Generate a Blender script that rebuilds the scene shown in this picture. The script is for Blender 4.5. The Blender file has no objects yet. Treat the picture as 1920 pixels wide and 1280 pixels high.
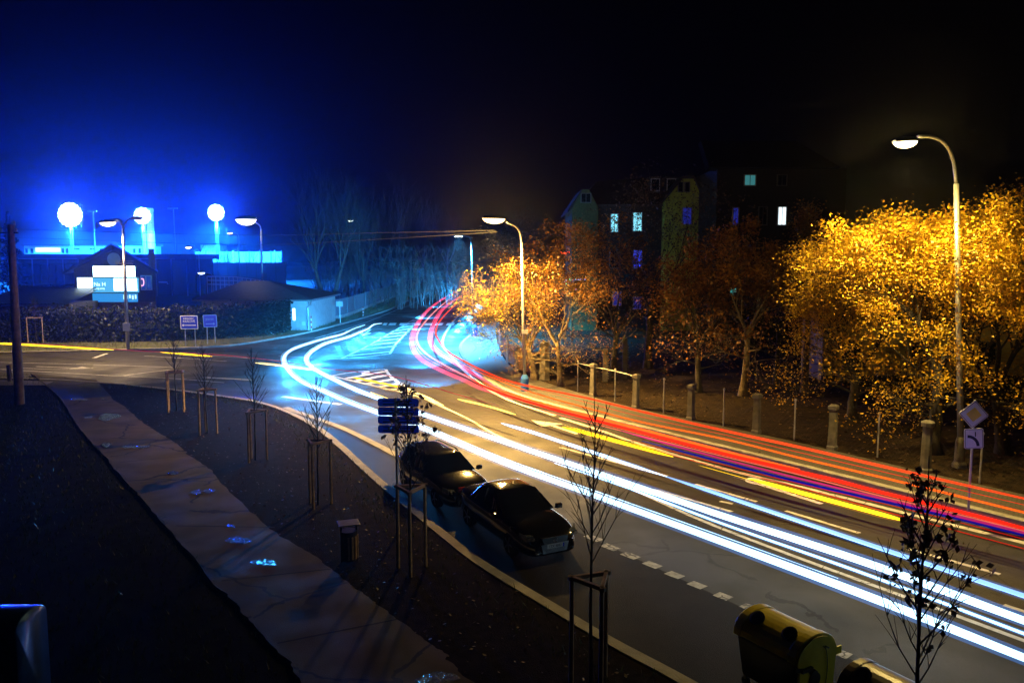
import bpy, math, random
import numpy as np
from mathutils import Vector, Matrix, Euler
R = math.radians
S = bpy.context.scene
COL = S.collection

# ------------------------------------------------------------------ camera, world, exposure
FPX, HCAM, PITCH = 1500.0, 6.5, 5.98
cam_d = bpy.data.cameras.new('camera'); cam = bpy.data.objects.new('camera', cam_d); COL.objects.link(cam)
cam_d.sensor_width = 36.0; cam_d.lens = FPX / 1920 * 36; cam_d.clip_end = 3000; cam_d.clip_start = .05
cam.location = (0, 0, HCAM); cam.rotation_euler = (R(90 - PITCH), 0, 0)
S.camera = cam
S.view_settings.view_transform = 'Standard'; S.view_settings.look = 'None'
S.view_settings.exposure = 0.0; S.view_settings.gamma = 1.0; S.view_settings.use_curve_mapping = False
try:
    S.cycles.use_denoising = True
    S.cycles.volume_bounces = 0
    S.cycles.max_bounces = 5; S.cycles.diffuse_bounces = 2; S.cycles.glossy_bounces = 3; S.cycles.transmission_bounces = 3
    S.cycles.sample_clamp_indirect = 6.0
    S.cycles.sample_clamp_direct = 0.0
    S.cycles.use_light_tree = True
    S.cycles.transparent_max_bounces = 48
except Exception:
    pass

W = bpy.data.worlds.new('World'); S.world = W; W.use_nodes = True
wn = W.node_tree
bg = wn.nodes['Background']
sky = wn.nodes.new('ShaderNodeTexSky'); sky.sky_type = 'NISHITA'; sky.sun_disc = False
sky.sun_elevation = R(-7.0); sky.sun_rotation = R(-28.0)          # a night sky: the sun far below the horizon behind the stadium
wn.links.new(sky.outputs[0], bg.inputs[0]); bg.inputs[1].default_value = 0.0015

# strengths of the lamps of the place, all in one spot for tuning
P_FLOOD, C_FLOOD = 185000.0, (0.0, 0.045, 1.0)
P_PITCH = 700000.0
P_RIGHT, C_RIGHT = 6500.0, (1.0, 0.70, 0.20)
P_CENTRE, C_CENTRE = 28000.0, (1.0, 0.58, 0.14)
P_TWIN, C_TWIN = 8000.0, (1.0, 0.66, 0.34)
P_WARM, C_WARM = 80.0, (1.0, 0.80, 0.60)
P_CROSS, C_CROSS = 120000.0, (0.07, 0.45, 1.0)
P_HEAD, C_HEAD = 3600.0, (0.03, 0.38, 1.0)
HAZE = 0.00038

# ------------------------------------------------------------------ pixel -> world (the places were measured on the photograph)
cp, sp = math.cos(R(PITCH)), math.sin(R(PITCH))
def ray(u, v):
    x, y = (u - 960) / FPX, -(v - 640) / FPX
    return Vector((x, cp + y * sp, -sp + y * cp))
def G(u, v, z=0.0):
    d = ray(u, v); t = (z - HCAM) / d.z
    return Vector((d.x * t, d.y * t, z))
def D(u, v, Y):
    d = ray(u, v); t = Y / d.y
    return Vector((d.x * t, Y, HCAM + d.z * t))
def depth(v): return G(960, v).y

# ------------------------------------------------------------------ mesh builder
class MB:
    def __init__(s): s.v = []; s.f = []
    def add(s, vs, fs):
        o = len(s.v); s.v += [tuple(p) for p in vs]; s.f += [tuple(i + o for i in f) for f in fs]; return s
    def box(s, c, d, rot=None):
        hx, hy, hz = d[0] / 2, d[1] / 2, d[2] / 2
        P = [Vector((x, y, z)) for x in (-hx, hx) for y in (-hy, hy) for z in (-hz, hz)]
        if rot is not None: P = [rot @ p for p in P]
        c = Vector(c)
        return s.add([p + c for p in P], [(0, 1, 3, 2), (4, 6, 7, 5), (0, 4, 5, 1), (2, 3, 7, 6), (0, 2, 6, 4), (1, 5, 7, 3)])
    def bx(s, x0, x1, y0, y1, z0, z1):
        return s.box(((x0 + x1) / 2, (y0 + y1) / 2, (z0 + z1) / 2), (abs(x1 - x0), abs(y1 - y0), abs(z1 - z0)))
    def bar(s, a, b, w, h=None, up=(0, 0, 1)):
        a, b = Vector(a), Vector(b); h = h or w
        d = (b - a); L = d.length; d.normalize(); upv = Vector(up)
        if abs(d.dot(upv)) > .98: upv = Vector((0, 1, 0)) if abs(d.y) < .9 else Vector((1, 0, 0))
        x = d.cross(upv).normalized(); z = x.cross(d).normalized()
        m = Matrix((x, d, z)).transposed()
        return s.box((a + b) / 2, (w, L, h), m)
    def tube(s, pts, rad, n=8, cap=True, flat=1.0):
        pts = [Vector(p) for p in pts]
        if not hasattr(rad, '__len__'): rad = [rad] * len(pts)
        o = len(s.v); N = len(pts)
        ref = None
        for i, p in enumerate(pts):
            t = (pts[min(i + 1, N - 1)] - pts[max(i - 1, 0)])
            if t.length < 1e-9: t = Vector((0, 0, 1))
            t.normalize()
            if ref is None or abs(t.dot(ref)) > .95:
                ref = Vector((0, 0, 1)) if abs(t.z) < .9 else Vector((1, 0, 0))
            a = t.cross(ref).normalized(); b = a.cross(t).normalized()
            for k in range(n):
                an = 2 * math.pi * k / n
                s.v.append(tuple(p + a * math.cos(an) * rad[i] + b * math.sin(an) * rad[i] * flat))
        for i in range(N - 1):
            for k in range(n):
                s.f.append((o + i * n + k, o + i * n + (k + 1) % n, o + (i + 1) * n + (k + 1) % n, o + (i + 1) * n + k))
        if cap and n > 2:
            s.f.append(tuple(o + k for k in reversed(range(n)))); s.f.append(tuple(o + (N - 1) * n + k for k in range(n)))
        return s
    def prism(s, poly, z0, z1):
        n = len(poly)
        vs = [(p[0], p[1], z0) for p in poly] + [(p[0], p[1], z1) for p in poly]
        fs = [tuple(reversed(range(n))), tuple(range(n, 2 * n))] + [(i, (i + 1) % n, n + (i + 1) % n, n + i) for i in range(n)]
        return s.add(vs, fs)
    def extr(s, poly3, off):
        n = len(poly3); off = Vector(off)
        vs = [Vector(p) for p in poly3] + [Vector(p) + off for p in poly3]
        fs = [tuple(reversed(range(n))), tuple(range(n, 2 * n))] + [(i, (i + 1) % n, n + (i + 1) % n, n + i) for i in range(n)]
        return s.add(vs, fs)
    def sheet(s, poly3): return s.add(poly3, [tuple(range(len(poly3)))])
    def lathe(s, prof, c, n=12):
        c = Vector(c); o = len(s.v)
        for r, z in prof:
            for k in range(n):
                a = 2 * math.pi * k / n; s.v.append(tuple(c + Vector((r * math.cos(a), r * math.sin(a), z))))
        for i in range(len(prof) - 1):
            for k in range(n):
                s.f.append((o + i * n + k, o + i * n + (k + 1) % n, o + (i + 1) * n + (k + 1) % n, o + (i + 1) * n + k))
        s.f.append(tuple(o + k for k in reversed(range(n)))); s.f.append(tuple(o + (len(prof) - 1) * n + k for k in range(n)))
        return s
    def ball(s, c, r, n=8, m=6):
        prof = [(max(1e-3, math.sin(math.pi * i / m)) * r, -math.cos(math.pi * i / m) * r) for i in range(m + 1)]
        return s.lathe(prof, c, n)
    def grid(s, rows, closed=False):
        o = len(s.v); n = len(rows[0])
        for r in rows: s.v += [tuple(p) for p in r]
        for i in range(len(rows) - 1):
            for k in range(n if closed else n - 1):
                s.f.append((o + i * n + k, o + i * n + (k + 1) % n, o + (i + 1) * n + (k + 1) % n, o + (i + 1) * n + k))
        return s
    def build(s, name, m, parent=None, smooth=False, bevel=0, sub=0):
        me = bpy.data.meshes.new(name); me.from_pydata(s.v, [], s.f); me.update()
        if m is not None: me.materials.append(m)
        if smooth: me.polygons.foreach_set('use_smooth', [True] * len(me.polygons))
        o = bpy.data.objects.new(name, me); COL.objects.link(o)
        if parent is not None: o.parent = parent
        if bevel:
            b = o.modifiers.new('bevel', 'BEVEL'); b.width = bevel; b.segments = 2; b.limit_method = 'ANGLE'
        if sub:
            b = o.modifiers.new('sub', 'SUBSURF'); b.levels = sub; b.render_levels = sub
        return o

def tag(o, label=None, cat=None, group=None, kind=None):
    if label: o['label'] = label
    if cat: o['category'] = cat
    if group: o['group'] = group
    if kind: o['kind'] = kind
    return o
def thing(name, label, cat, loc=(0, 0, 0), rz=0, group=None):
    o = bpy.data.objects.new(name, None); COL.objects.link(o); o.empty_display_size = .2
    o.location = loc; o.rotation_euler = (0, 0, rz)
    return tag(o, label, cat, group)
def copy_tree(o, parent=None):
    c = o.copy(); COL.objects.link(c)
    if parent is not None: c.parent = parent
    for ch in list(o.children): copy_tree(ch, c)
    return c
def smooth_path(P, n=8):
    P = [Vector(p) for p in P]
    if len(P) < 3: return P
    out = []
    for i in range(len(P) - 1):
        p0, p1, p2, p3 = P[max(i - 1, 0)], P[i], P[i + 1], P[min(i + 2, len(P) - 1)]
        # centripetal-like: use scaled tangents so that uneven spacing does not overshoot
        d = (p2 - p1).length
        m1 = (p2 - p0) * (d / max(1e-6, (p2 - p1).length + (p1 - p0).length)) if i > 0 else (p2 - p1)
        m2 = (p3 - p1) * (d / max(1e-6, (p3 - p2).length + (p2 - p1).length)) if i < len(P) - 2 else (p2 - p1)
        for k in range(n):
            t = k / n; t2, t3 = t * t, t ** 3
            out.append(p1 * (2 * t3 - 3 * t2 + 1) + m1 * (t3 - 2 * t2 + t) + p2 * (-2 * t3 + 3 * t2) + m2 * (t3 - t2))
    out.append(P[-1]); return out

# ------------------------------------------------------------------ materials
def M(name, col, rough=.6, metal=0., var=.25, scale=6., bump=0., bscale=60., spec=.5, coat=0., detail=5.):
    m = bpy.data.materials.new(name); m.use_nodes = True; nt = m.node_tree; b = nt.nodes['Principled BSDF']
    b.inputs['Roughness'].default_value = rough; b.inputs['Metallic'].default_value = metal
    b.inputs['Specular IOR Level'].default_value = spec; b.inputs['Coat Weight'].default_value = coat
    tc = nt.nodes.new('ShaderNodeTexCoord')
    n = nt.nodes.new('ShaderNodeTexNoise'); n.inputs['Scale'].default_value = scale; n.inputs['Detail'].default_value = detail
    nt.links.new(tc.outputs['Object'], n.inputs['Vector'])
    r = nt.nodes.new('ShaderNodeValToRGB'); r.color_ramp.elements[0].position = .3; r.color_ramp.elements[1].position = .7
    r.color_ramp.elements[0].color = tuple(c * (1 - var) for c in col) + (1,)
    r.color_ramp.elements[1].color = tuple(min(1, c * (1 + var)) for c in col) + (1,)
    nt.links.new(n.outputs['Fac'], r.inputs[0]); nt.links.new(r.outputs[0], b.inputs['Base Color'])
    if bump:
        n2 = nt.nodes.new('ShaderNodeTexNoise'); n2.inputs['Scale'].default_value = bscale; n2.inputs['Detail'].default_value = 4
        nt.links.new(tc.outputs['Object'], n2.inputs['Vector'])
        bp = nt.nodes.new('ShaderNodeBump'); bp.inputs['Strength'].default_value = bump; bp.inputs['Distance'].default_value = .02
        nt.links.new(n2.outputs['Fac'], bp.inputs['Height']); nt.links.new(bp.outputs[0], b.inputs['Normal'])
    return m
def EM(name, col, strength):
    m = bpy.data.materials.new(name); m.use_nodes = True; nt = m.node_tree; b = nt.nodes['Principled BSDF']
    b.inputs['Base Color'].default_value = (.02, .02, .02, 1); b.inputs['Roughness'].default_value = .4
    b.inputs['Emission Color'].default_value = tuple(col) + (1,); b.inputs['Emission Strength'].default_value = strength
    return m
def mixmul(nt, a, bcol, fac):
    x = nt.nodes.new('ShaderNodeMix'); x.data_type = 'RGBA'
    nt.links.new(fac, x.inputs['Factor']); nt.links.new(a, x.inputs[6]); x.inputs[7].default_value = tuple(bcol) + (1,)
    return x.outputs[2]
def add_cracks(m, scale, width, col, distort=.6, amount=.55):
    """irregular cracks of their own shape"""
    nt = m.node_tree; b = nt.nodes['Principled BSDF']
    src = b.inputs['Base Color'].links[0].from_socket
    tc = nt.nodes.new('ShaderNodeTexCoord')
    n = nt.nodes.new('ShaderNodeTexNoise'); n.inputs['Scale'].default_value = 1.3; n.inputs['Detail'].default_value = 6
    nt.links.new(tc.outputs['Object'], n.inputs['Vector'])
    mx = nt.nodes.new('ShaderNodeMix'); mx.data_type = 'VECTOR'; mx.inputs['Factor'].default_value = distort * .5
    nt.links.new(tc.outputs['Object'], mx.inputs[4]); nt.links.new(n.outputs['Color'], mx.inputs[5])
    v = nt.nodes.new('ShaderNodeTexVoronoi'); v.feature = 'DISTANCE_TO_EDGE'; v.inputs['Scale'].default_value = scale
    nt.links.new(mx.outputs[1], v.inputs['Vector'])
    lt = nt.nodes.new('ShaderNodeMath'); lt.operation = 'LESS_THAN'; lt.inputs[1].default_value = width
    nt.links.new(v.outputs['Distance'], lt.inputs[0])
    n2 = nt.nodes.new('ShaderNodeTexNoise'); n2.inputs['Scale'].default_value = .5
    nt.links.new(tc.outputs['Object'], n2.inputs['Vector'])
    gt = nt.nodes.new('ShaderNodeMath'); gt.operation = 'GREATER_THAN'; gt.inputs[1].default_value = amount
    nt.links.new(n2.outputs['Fac'], gt.inputs[0])
    mu = nt.nodes.new('ShaderNodeMath'); mu.operation = 'MULTIPLY'
    nt.links.new(lt.outputs[0], mu.inputs[0]); nt.links.new(gt.outputs[0], mu.inputs[1])
    nt.links.new(mixmul(nt, src, col, mu.outputs[0]), b.inputs['Base Color'])
def rough_var(m, lo, hi, scale=.6):
    nt = m.node_tree; b = nt.nodes['Principled BSDF']
    tc = nt.nodes.new('ShaderNodeTexCoord'); n = nt.nodes.new('ShaderNodeTexNoise'); n.inputs['Scale'].default_value = scale; n.inputs['Detail'].default_value = 4
    nt.links.new(tc.outputs['Object'], n.inputs['Vector'])
    mr = nt.nodes.new('ShaderNodeMapRange'); mr.inputs[1].default_value = .35; mr.inputs[2].default_value = .65
    mr.inputs[3].default_value = lo; mr.inputs[4].default_value = hi
    nt.links.new(n.outputs['Fac'], mr.inputs[0]); nt.links.new(mr.outputs[0], b.inputs['Roughness'])
def pavers(name, c1, c2, mortar, w, h, ang=0):
    m = bpy.data.materials.new(name); m.use_nodes = True; nt = m.node_tree; b = nt.nodes['Principled BSDF']; b.inputs['Roughness'].default_value = .5
    tc = nt.nodes.new('ShaderNodeTexCoord'); mp = nt.nodes.new('ShaderNodeMapping'); mp.inputs['Rotation'].default_value[2] = ang
    nt.links.new(tc.outputs['Object'], mp.inputs['Vector'])
    t = nt.nodes.new('ShaderNodeTexBrick'); t.inputs['Scale'].default_value = 1; t.inputs['Brick Width'].default_value = w; t.inputs['Row Height'].default_value = h
    t.inputs['Mortar Size'].default_value = .018; t.inputs['Color1'].default_value = tuple(c1) + (1,); t.inputs['Color2'].default_value = tuple(c2) + (1,); t.inputs['Mortar'].default_value = tuple(mortar) + (1,)
    nt.links.new(mp.outputs[0], t.inputs['Vector']); nt.links.new(t.outputs['Color'], b.inputs['Base Color'])
    bp = nt.nodes.new('ShaderNodeBump'); bp.inputs['Strength'].default_value = .5; bp.inputs['Distance'].default_value = .01; bp.invert = True
    nt.links.new(t.outputs['Fac'], bp.inputs['Height']); nt.links.new(bp.outputs[0], b.inputs['Normal'])
    return m
def leafmat(name, cols, trans=.35):
    m = bpy.data.materials.new(name); m.use_nodes = True; nt = m.node_tree; b = nt.nodes['Principled BSDF']
    b.inputs['Roughness'].default_value = .5
    oi = nt.nodes.new('ShaderNodeNewGeometry'); r = nt.nodes.new('ShaderNodeValToRGB')
    e = r.color_ramp.elements
    e[0].color = cols[0] + (1,); e[1].color = cols[-1] + (1,)
    for i, c in enumerate(cols[1:-1]): x = e.new((i + 1) / (len(cols) - 1)); x.color = c + (1,)
    nt.links.new(oi.outputs['Random Per Island'], r.inputs[0]); nt.links.new(r.outputs[0], b.inputs['Base Color'])
    tr = nt.nodes.new('ShaderNodeBsdfTranslucent'); nt.links.new(r.outputs[0], tr.inputs[0])
    mx = nt.nodes.new('ShaderNodeMixShader'); mx.inputs[0].default_value = trans
    nt.links.new(b.outputs[0], mx.inputs[1]); nt.links.new(tr.outputs[0], mx.inputs[2])
    nt.links.new(mx.outputs[0], nt.nodes['Material Output'].inputs[0])
    return m

ASPH = M('asphalt', (.034, .033, .031), spec=.18, rough=.5, var=.3, scale=.5, bump=.5, bscale=90, detail=9); add_cracks(ASPH, .35, .006, (.015, .015, .015), .8, .52); rough_var(ASPH, .42, .72, .45)
ASPH2 = M('old_asphalt', (.012, .010, .0085), spec=.05, rough=.55, var=.4, scale=1.2, bump=.9, bscale=60, detail=9); add_cracks(ASPH2, .8, .01, (.012, .012, .012), .8, .5)
PAINT = M('road_paint', (.62, .61, .58), rough=.5, var=.25, scale=5, bump=.3); add_cracks(PAINT, 3, .02, (.12, .12, .12), .6, .5)
WORN = M('worn_paint', (.34, .32, .28), rough=.6, var=.4, scale=9, bump=.4); add_cracks(WORN, 6, .06, (.08, .075, .07), .6, .45)
KERB = M('kerb_stone', (.30, .28, .24), rough=.7, var=.25, scale=3, bump=.5, bscale=30)
CONC = M('path_concrete', (.08, .062, .026), rough=.8, spec=.2, var=.3, scale=1.1, bump=.5, bscale=50, detail=8); add_cracks(CONC, .55, .012, (.02, .018, .015), .9, .42); rough_var(CONC, .7, .95, .8)
SOIL = M('soil', (.010, .007, .005), rough=1, spec=.05, var=.6, scale=5, bump=1, bscale=40)
GRASS = M('grass_turf', (.009, .014, .004), rough=1, spec=.05, var=.6, scale=3, bump=1, bscale=45, detail=8)
GRASS2 = M('verge_turf', (.09, .10, .035), rough=.9, var=.6, scale=2.2, bump=1, bscale=30, detail=8)
LEAFY = M('park_soil', (.022, .014, .007), rough=1, spec=.1, var=.7, scale=4, bump=1, bscale=30, detail=8)
PAVER = pavers('paver_blocks', (.12, .105, .09), (.09, .08, .07), (.03, .03, .027), .22, .11, R(35))
GALV = M('galvanised_steel', (.42, .42, .40), rough=.42, metal=.6, var=.15, scale=8)
GREY = M('painted_grey_steel', (.16, .165, .17), rough=.45, metal=.2, var=.2)
DARKM = M('dark_metal', (.03, .032, .036), rough=.4, metal=.4)
WOODP = M('weathered_pole', (.24, .17, .11), rough=.8, var=.4, scale=4, bump=.5)
STAKE = M('stake_wood', (.34, .24, .14), rough=.75, var=.3, scale=9, bump=.3)
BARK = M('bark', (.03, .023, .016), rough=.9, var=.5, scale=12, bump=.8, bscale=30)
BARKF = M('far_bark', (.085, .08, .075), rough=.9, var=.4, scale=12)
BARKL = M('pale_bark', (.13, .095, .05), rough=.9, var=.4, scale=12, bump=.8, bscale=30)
POST = M('concrete_post', (.12, .105, .085), rough=.8, var=.3, scale=5, bump=.5)
WHITE = M('white_wall', (.78, .78, .76), rough=.8, var=.06, scale=1)
RENDER = M('pale_render', (.5, .5, .47), rough=.85, var=.12, scale=2, bump=.2)
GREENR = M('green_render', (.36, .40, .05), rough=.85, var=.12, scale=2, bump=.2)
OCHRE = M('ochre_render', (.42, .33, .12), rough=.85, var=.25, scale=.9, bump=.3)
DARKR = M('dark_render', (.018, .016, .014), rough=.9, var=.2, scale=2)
ROOF = M('roof_tile', (.028, .02, .018), rough=.8, var=.3, scale=6, bump=.6, bscale=12)
ROOFB = M('sheet_roof', (.07, .08, .10), rough=.45, var=.2, scale=2)
TIMBER = M('dark_timber', (.10, .07, .05), rough=.7, var=.3, scale=5, bump=.4)
BRICKB = M('brick_plinth', (.28, .14, .09), rough=.8, var=.3, scale=9)
BLACKP = M('black_car_paint', (.006, .006, .007), rough=.12, var=.05, coat=1.0)
GLASSD = M('dark_car_glass', (.006, .007, .009), rough=.04, var=.05, spec=.6)
CHROME = M('chrome', (.75, .75, .75), rough=.12, metal=1, var=.03)
RUBBER = M('rubber', (.012, .012, .012), rough=.8)
PLASB = M('black_plastic', (.012, .012, .013), rough=.35)
YELP = M('yellow_plastic', (.74, .60, .012), rough=.30, var=.08)
SIGNB = M('blue_sign_face', (.015, .04, .58), rough=.35, var=.05)
SIGNBK = leafmat('blue_lit_sign_back', [(.05, .12, .5), (.06, .14, .55)], .7)  # blue light on the backs is put into this translucent colour
SIGNW = M('white_sign_face', (.80, .80, .80), rough=.4, var=.04)
SIGNY = M('yellow_sign_face', (.85, .62, .005), rough=.4, var=.04)
SIGNK = M('black_sign_paint', (.01, .01, .01), rough=.5)
BLUEP = M('blue_painted_metal', (.03, .12, .42), rough=.35, var=.15)
WOODF = M('fence_boards', (.17, .08, .04), rough=.8, var=.3, scale=8, bump=.4)
CORR = M('corrugated_fence', (.16, .19, .22), rough=.5, var=.15)
REDP = M('red_paint', (.6, .05, .02), rough=.5)
PLATE = M('plate_white', (.75, .75, .75), rough=.35, var=.03)
WINDK = M('dark_window_glass', (.01, .012, .016), rough=.08)
FRAMEK = M('dark_window_frame', (.10, .10, .10), rough=.7)
FRAMEG = M('grey_window_frame', (.3, .3, .3), rough=.6)
FRAMEW = M('white_window_frame', (.7, .7, .7), rough=.5, var=.05)

LGOLD = leafmat('golden_leaves', [(.42, .20, .008), (.62, .36, .012), (.74, .48, .02), (.30, .14, .008)], .35)
LORNG = leafmat('orange_brown_leaves', [(.10, .035, .006), (.20, .08, .008), (.28, .13, .012), (.14, .05, .006)], .35)
LDARK = leafmat('dark_leaves', [(.05, .025, .012), (.09, .05, .02), (.04, .03, .015)], .2)
LGREEN = leafmat('hedge_leaves', [(.008, .016, .006), (.016, .026, .010), (.012, .02, .010)], .2)
LITTER = leafmat('fallen_leaves', [(.06, .026, .008), (.04, .018, .006), (.10, .05, .014), (.03, .015, .006)], .1)

rng = np.random.default_rng(7); random.seed(7)

# ------------------------------------------------------------------ the setting: ground, road, kerbs, pavements
def struct(name, mb, m, **k):
    o = mb.build(name, m, **k); o['kind'] = 'structure'; return o
def poly(pts, z): return [G(u, v, z) for u, v in pts]

gnd = MB().sheet([(-900, -60, -.06), (700, -60, -.06), (700, 1400, -.06), (-900, 1400, -.06)]); struct('ground', gnd, GRASS)

near_edge = [(-700, 716), (-300, 712), (0, 711), (100, 714), (205, 721), (317, 732), (400, 743), (475, 754), (520, 766), (570, 787), (607, 809), (645, 840), (682, 874), (732, 918), (820, 990), (910, 1060), (1051, 1146), (1148, 1204), (1295, 1283), (1700, 1517), (2400, 1923)]
right_kerb = [(3200, 1308), (2400, 1107), (1920, 986), (1500, 880), (1203, 806), (1041, 765), (961, 741), (912, 716), (882, 692), (866, 672), (860, 655), (866, 642), (890, 622), (912, 597), (935, 570), (960, 548), (985, 531), (1010, 519)]
left_edge = [(-700, 668), (-300, 666), (0, 663), (250, 657), (420, 650), (512, 637), (575, 625), (650, 606), (720, 585), (740, 577), (771, 561), (800, 545.6), (824, 535), (850, 525), (890, 514)]
def P2(path, z, n=5): return smooth_path([G(u, v, z) for u, v in path], n)
ne, rk, le = P2(near_edge, 0), P2(right_kerb, 0), P2(left_edge, 0)
struct('road', MB().sheet(ne + rk + list(reversed(le))), ASPH)

def offset_path(pts, d):
    out = []
    for i, p in enumerate(pts):
        t = (pts[min(i + 1, len(pts) - 1)] - pts[max(i - 1, 0)]); t.z = 0; t.normalize()
        out.append(p + Vector((-t.y, t.x, 0)) * d)
    return out
def kerb(name, pts, w, h, side):
    a, b = pts, offset_path(pts, w * side)
    mb = MB()
    rows = [[p + Vector((0, 0, -.05)) for p in a], [p + Vector((0, 0, h - .02)) for p in a], [p.lerp(q, .12) + Vector((0, 0, h)) for p, q in zip(a, b)], [q + Vector((0, 0, h)) for q in b], [q + Vector((0, 0, -.05)) for q in b]]
    mb.grid(rows); struct(name, mb, KERB)
kerb('kerb', ne, .26, .12, -1)
kerb('kerb', rk, .22, .13, -1)
kerb('kerb', le, .22, .12, 1)

path_left = [(60, 700), (87, 722), (117, 750), (140, 785), (172, 825), (212, 870), (250, 915), (287, 952), (345, 1020), (420, 1105), (455, 1140), (528, 1222), (600, 1310), (760, 1500), (1100, 1900)]
path_right = [(180, 712), (187, 720), (210, 744), (237, 765), (282, 800), (322, 826), (360, 855), (400, 887), (462, 952), (515, 994), (599, 1048), (653, 1092), (712, 1135), (813, 1211), (880, 1270), (1100, 1430), (1700, 1860)]
# near side: lawn, planting bed and path, each a sheet above the other
off = offset_path(ne, -.26)
struct('lawn', MB().sheet([(p.x, p.y, .09) for p in off] + [(60, -40, .09), (-200, -40, .09)]), GRASS)
pr = smooth_path(poly(path_right, .10), 14); pl = smooth_path(poly(path_left, .10), 14)
_r = random.Random(3); _w = 0
for i, p in enumerate(pr):
    _w = _w * .7 + _r.gauss(0, .025); p.x += _w
_w = 0
for i, p in enumerate(pl): _w = _w * .7 + _r.gauss(0, .02); p.x += _w
bed = [(p.x, p.y, .096) for p in off if G(190, 715).x < p.x < 9 and p.y < 46]
struct('planting_bed', MB().sheet(bed + [(p.x, p.y, .096) for p in reversed(pr[14:])]), SOIL)
struct('path', MB().sheet([(p.x, p.y, .102) for p in pl] + [(p.x, p.y, .102) for p in reversed(pr)]), CONC)
ramp = poly([(66, 705), (87, 722), (117, 748), (208, 742), (188, 721), (170, 713)], .107)
struct('path_ramp', MB().sheet(ramp), ASPH2)
pe = MB()
rows = [[p + Vector((0, 0, -.03)) for p in pl], [p + Vector((0, 0, .045)) for p in pl], [p + Vector((-.09, 0, .045)) for p in pl], [p + Vector((-.09, 0, -.03)) for p in pl]]
struct('path_edging', pe.grid(rows), CONC)
jt = MB()          # joints between the slabs
for (a, b, w) in [((118, 751), (212, 742), .03), ((130, 769), (240, 763), .05), ((160, 808), (290, 800), .03), ((172, 826), (322, 824), .04), ((196, 848), (328, 828), .05), ((225, 866), (362, 853), .04), ((262, 905), (402, 893), .05), ((330, 985), (515, 988), .05), ((415, 1088), (620, 1066), .05), ((520, 1205), (745, 1160), .05)]:
    A, B = G(*a, .105), G(*b, .105); d = (B - A).normalized(); nrm = Vector((-d.y, d.x, 0)) * w / 2
    jt.sheet([A - nrm, B - nrm, B + nrm, A + nrm])
struct('path_joints', jt, M('joint_dirt', (.012, .01, .008), rough=.95))
pv = MB().sheet(poly([(-300, 713), (0, 712), (100, 715), (85, 700 + 22), (0, 722), (-300, 724)], .13)); struct('pavement', pv, PAVER)

fence_base = [(2900, 1150), (2400, 1037), (1920, 927), (1735, 885), (1560, 844), (1418, 812), (1295, 787), (1192, 765), (1112, 744), (1020, 716), (975, 699), (948, 676), (936, 652), (930, 620), (938, 590), (960, 562), (990, 540), (1020, 524)]
rk2 = offset_path(rk, -.22)
fb = smooth_path(poly(fence_base, .12), 4)
struct('pavement', MB().sheet([(p.x, p.y, .125) for p in rk2] + [(p.x, p.y, .125) for p in reversed(fb)]), PAVER)
struct('park_ground', MB().sheet([(p.x, p.y, .115) for p in fb] + [(fb[-1].x, 300, .115), (320, 300, .115), (320, fb[0].y, .115)]), LEAFY)
le2 = offset_path(le, .22)
struct('grass_verge', MB().sheet([(p.x, p.y, .11) for p in le2] + [(le2[-1].x, 620, .11), (-700, 620, .11), (-700, le2[0].y, .11)]), GRASS2)

# ------------------------------------------------------------------ road markings (sheets 4 mm above the road)
def strip(mb, pts, w, z=.005):
    P = smooth_path([G(u, v, z) for u, v in pts], 6) if len(pts) > 2 else [G(u, v, z) for u, v in pts]
    L, Rr = offset_path(P, w / 2), offset_path(P, -w / 2)
    mb.grid([L, Rr])
def mark(name, segs, w, m=PAINT, z=.005):
    mb = MB()
    for s in segs: strip(mb, s, w, z)
    return struct(name, mb, m)
mark('centre_line', [[(697, 722), (784, 743), (829, 762), (880, 786), (941, 820), (1137, 895), (1340, 985), (1920, 1200), (2600, 1453)]], .13)
mark('lane_dashes', [[(1050, 838), (1251, 892)], [(1304, 907), (1419, 940)], [(1350, 939), (1374, 944)], [(1473, 957), (1612, 999)], [(1702, 1028), (1875, 1076)], [(1882, 1133), (2100, 1205)], [(1227, 917), (1373, 959)], [(2010, 1120), (2300, 1210)]], .13)
mark('edge_line', [[(881, 569), (866, 585), (852, 600), (838, 620), (830, 637), (831, 648), (836, 657), (844, 665), (868, 692), (905, 722), (950, 748), (1041, 779)], [(1051, 783), (1112, 802), (1203, 833), (1364, 880), (1500, 912), (1700, 962), (1920, 1017), (2500, 1164)]], .2)
mark('edge_line_left', [[(0, 679), (200, 684), (330, 689)], [(40, 690), (110, 692), (175, 690)], [(0, 692), (120, 699), (230, 705), (320, 709), (420, 717)], [(590, 634), (640, 620), (700, 599), (740, 582.5), (771, 571), (800, 556), (836, 538)]], .12)
mark('stop_line', [[(232, 704), (276, 698), (318, 693)], [(176, 671), (200, 662.5)], [(380, 707), (470, 712)], [(530, 743), (640, 758)]], .28)
mark('lane_hatching', [[(270 + i * 42, 667 + (i % 3) * 2.6), (345 + i * 40, 671 + (i % 3) * 3)] for i in range(7)], .1)
# crosswalk
mb = MB()
for i, (a, b) in enumerate([(717, 725), (728, 742), (748, 764), (772, 788), (795, 810), (815, 830), (836, 851), (856, 873), (876, 893)]):
    mb.sheet([G(a, 609.5, .006), G(b - 1, 609.5, .006), G(b + 2, 605.3, .006), G(a + 3, 605.3, .006)])
struct('crosswalk', mb, PAINT)
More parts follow.
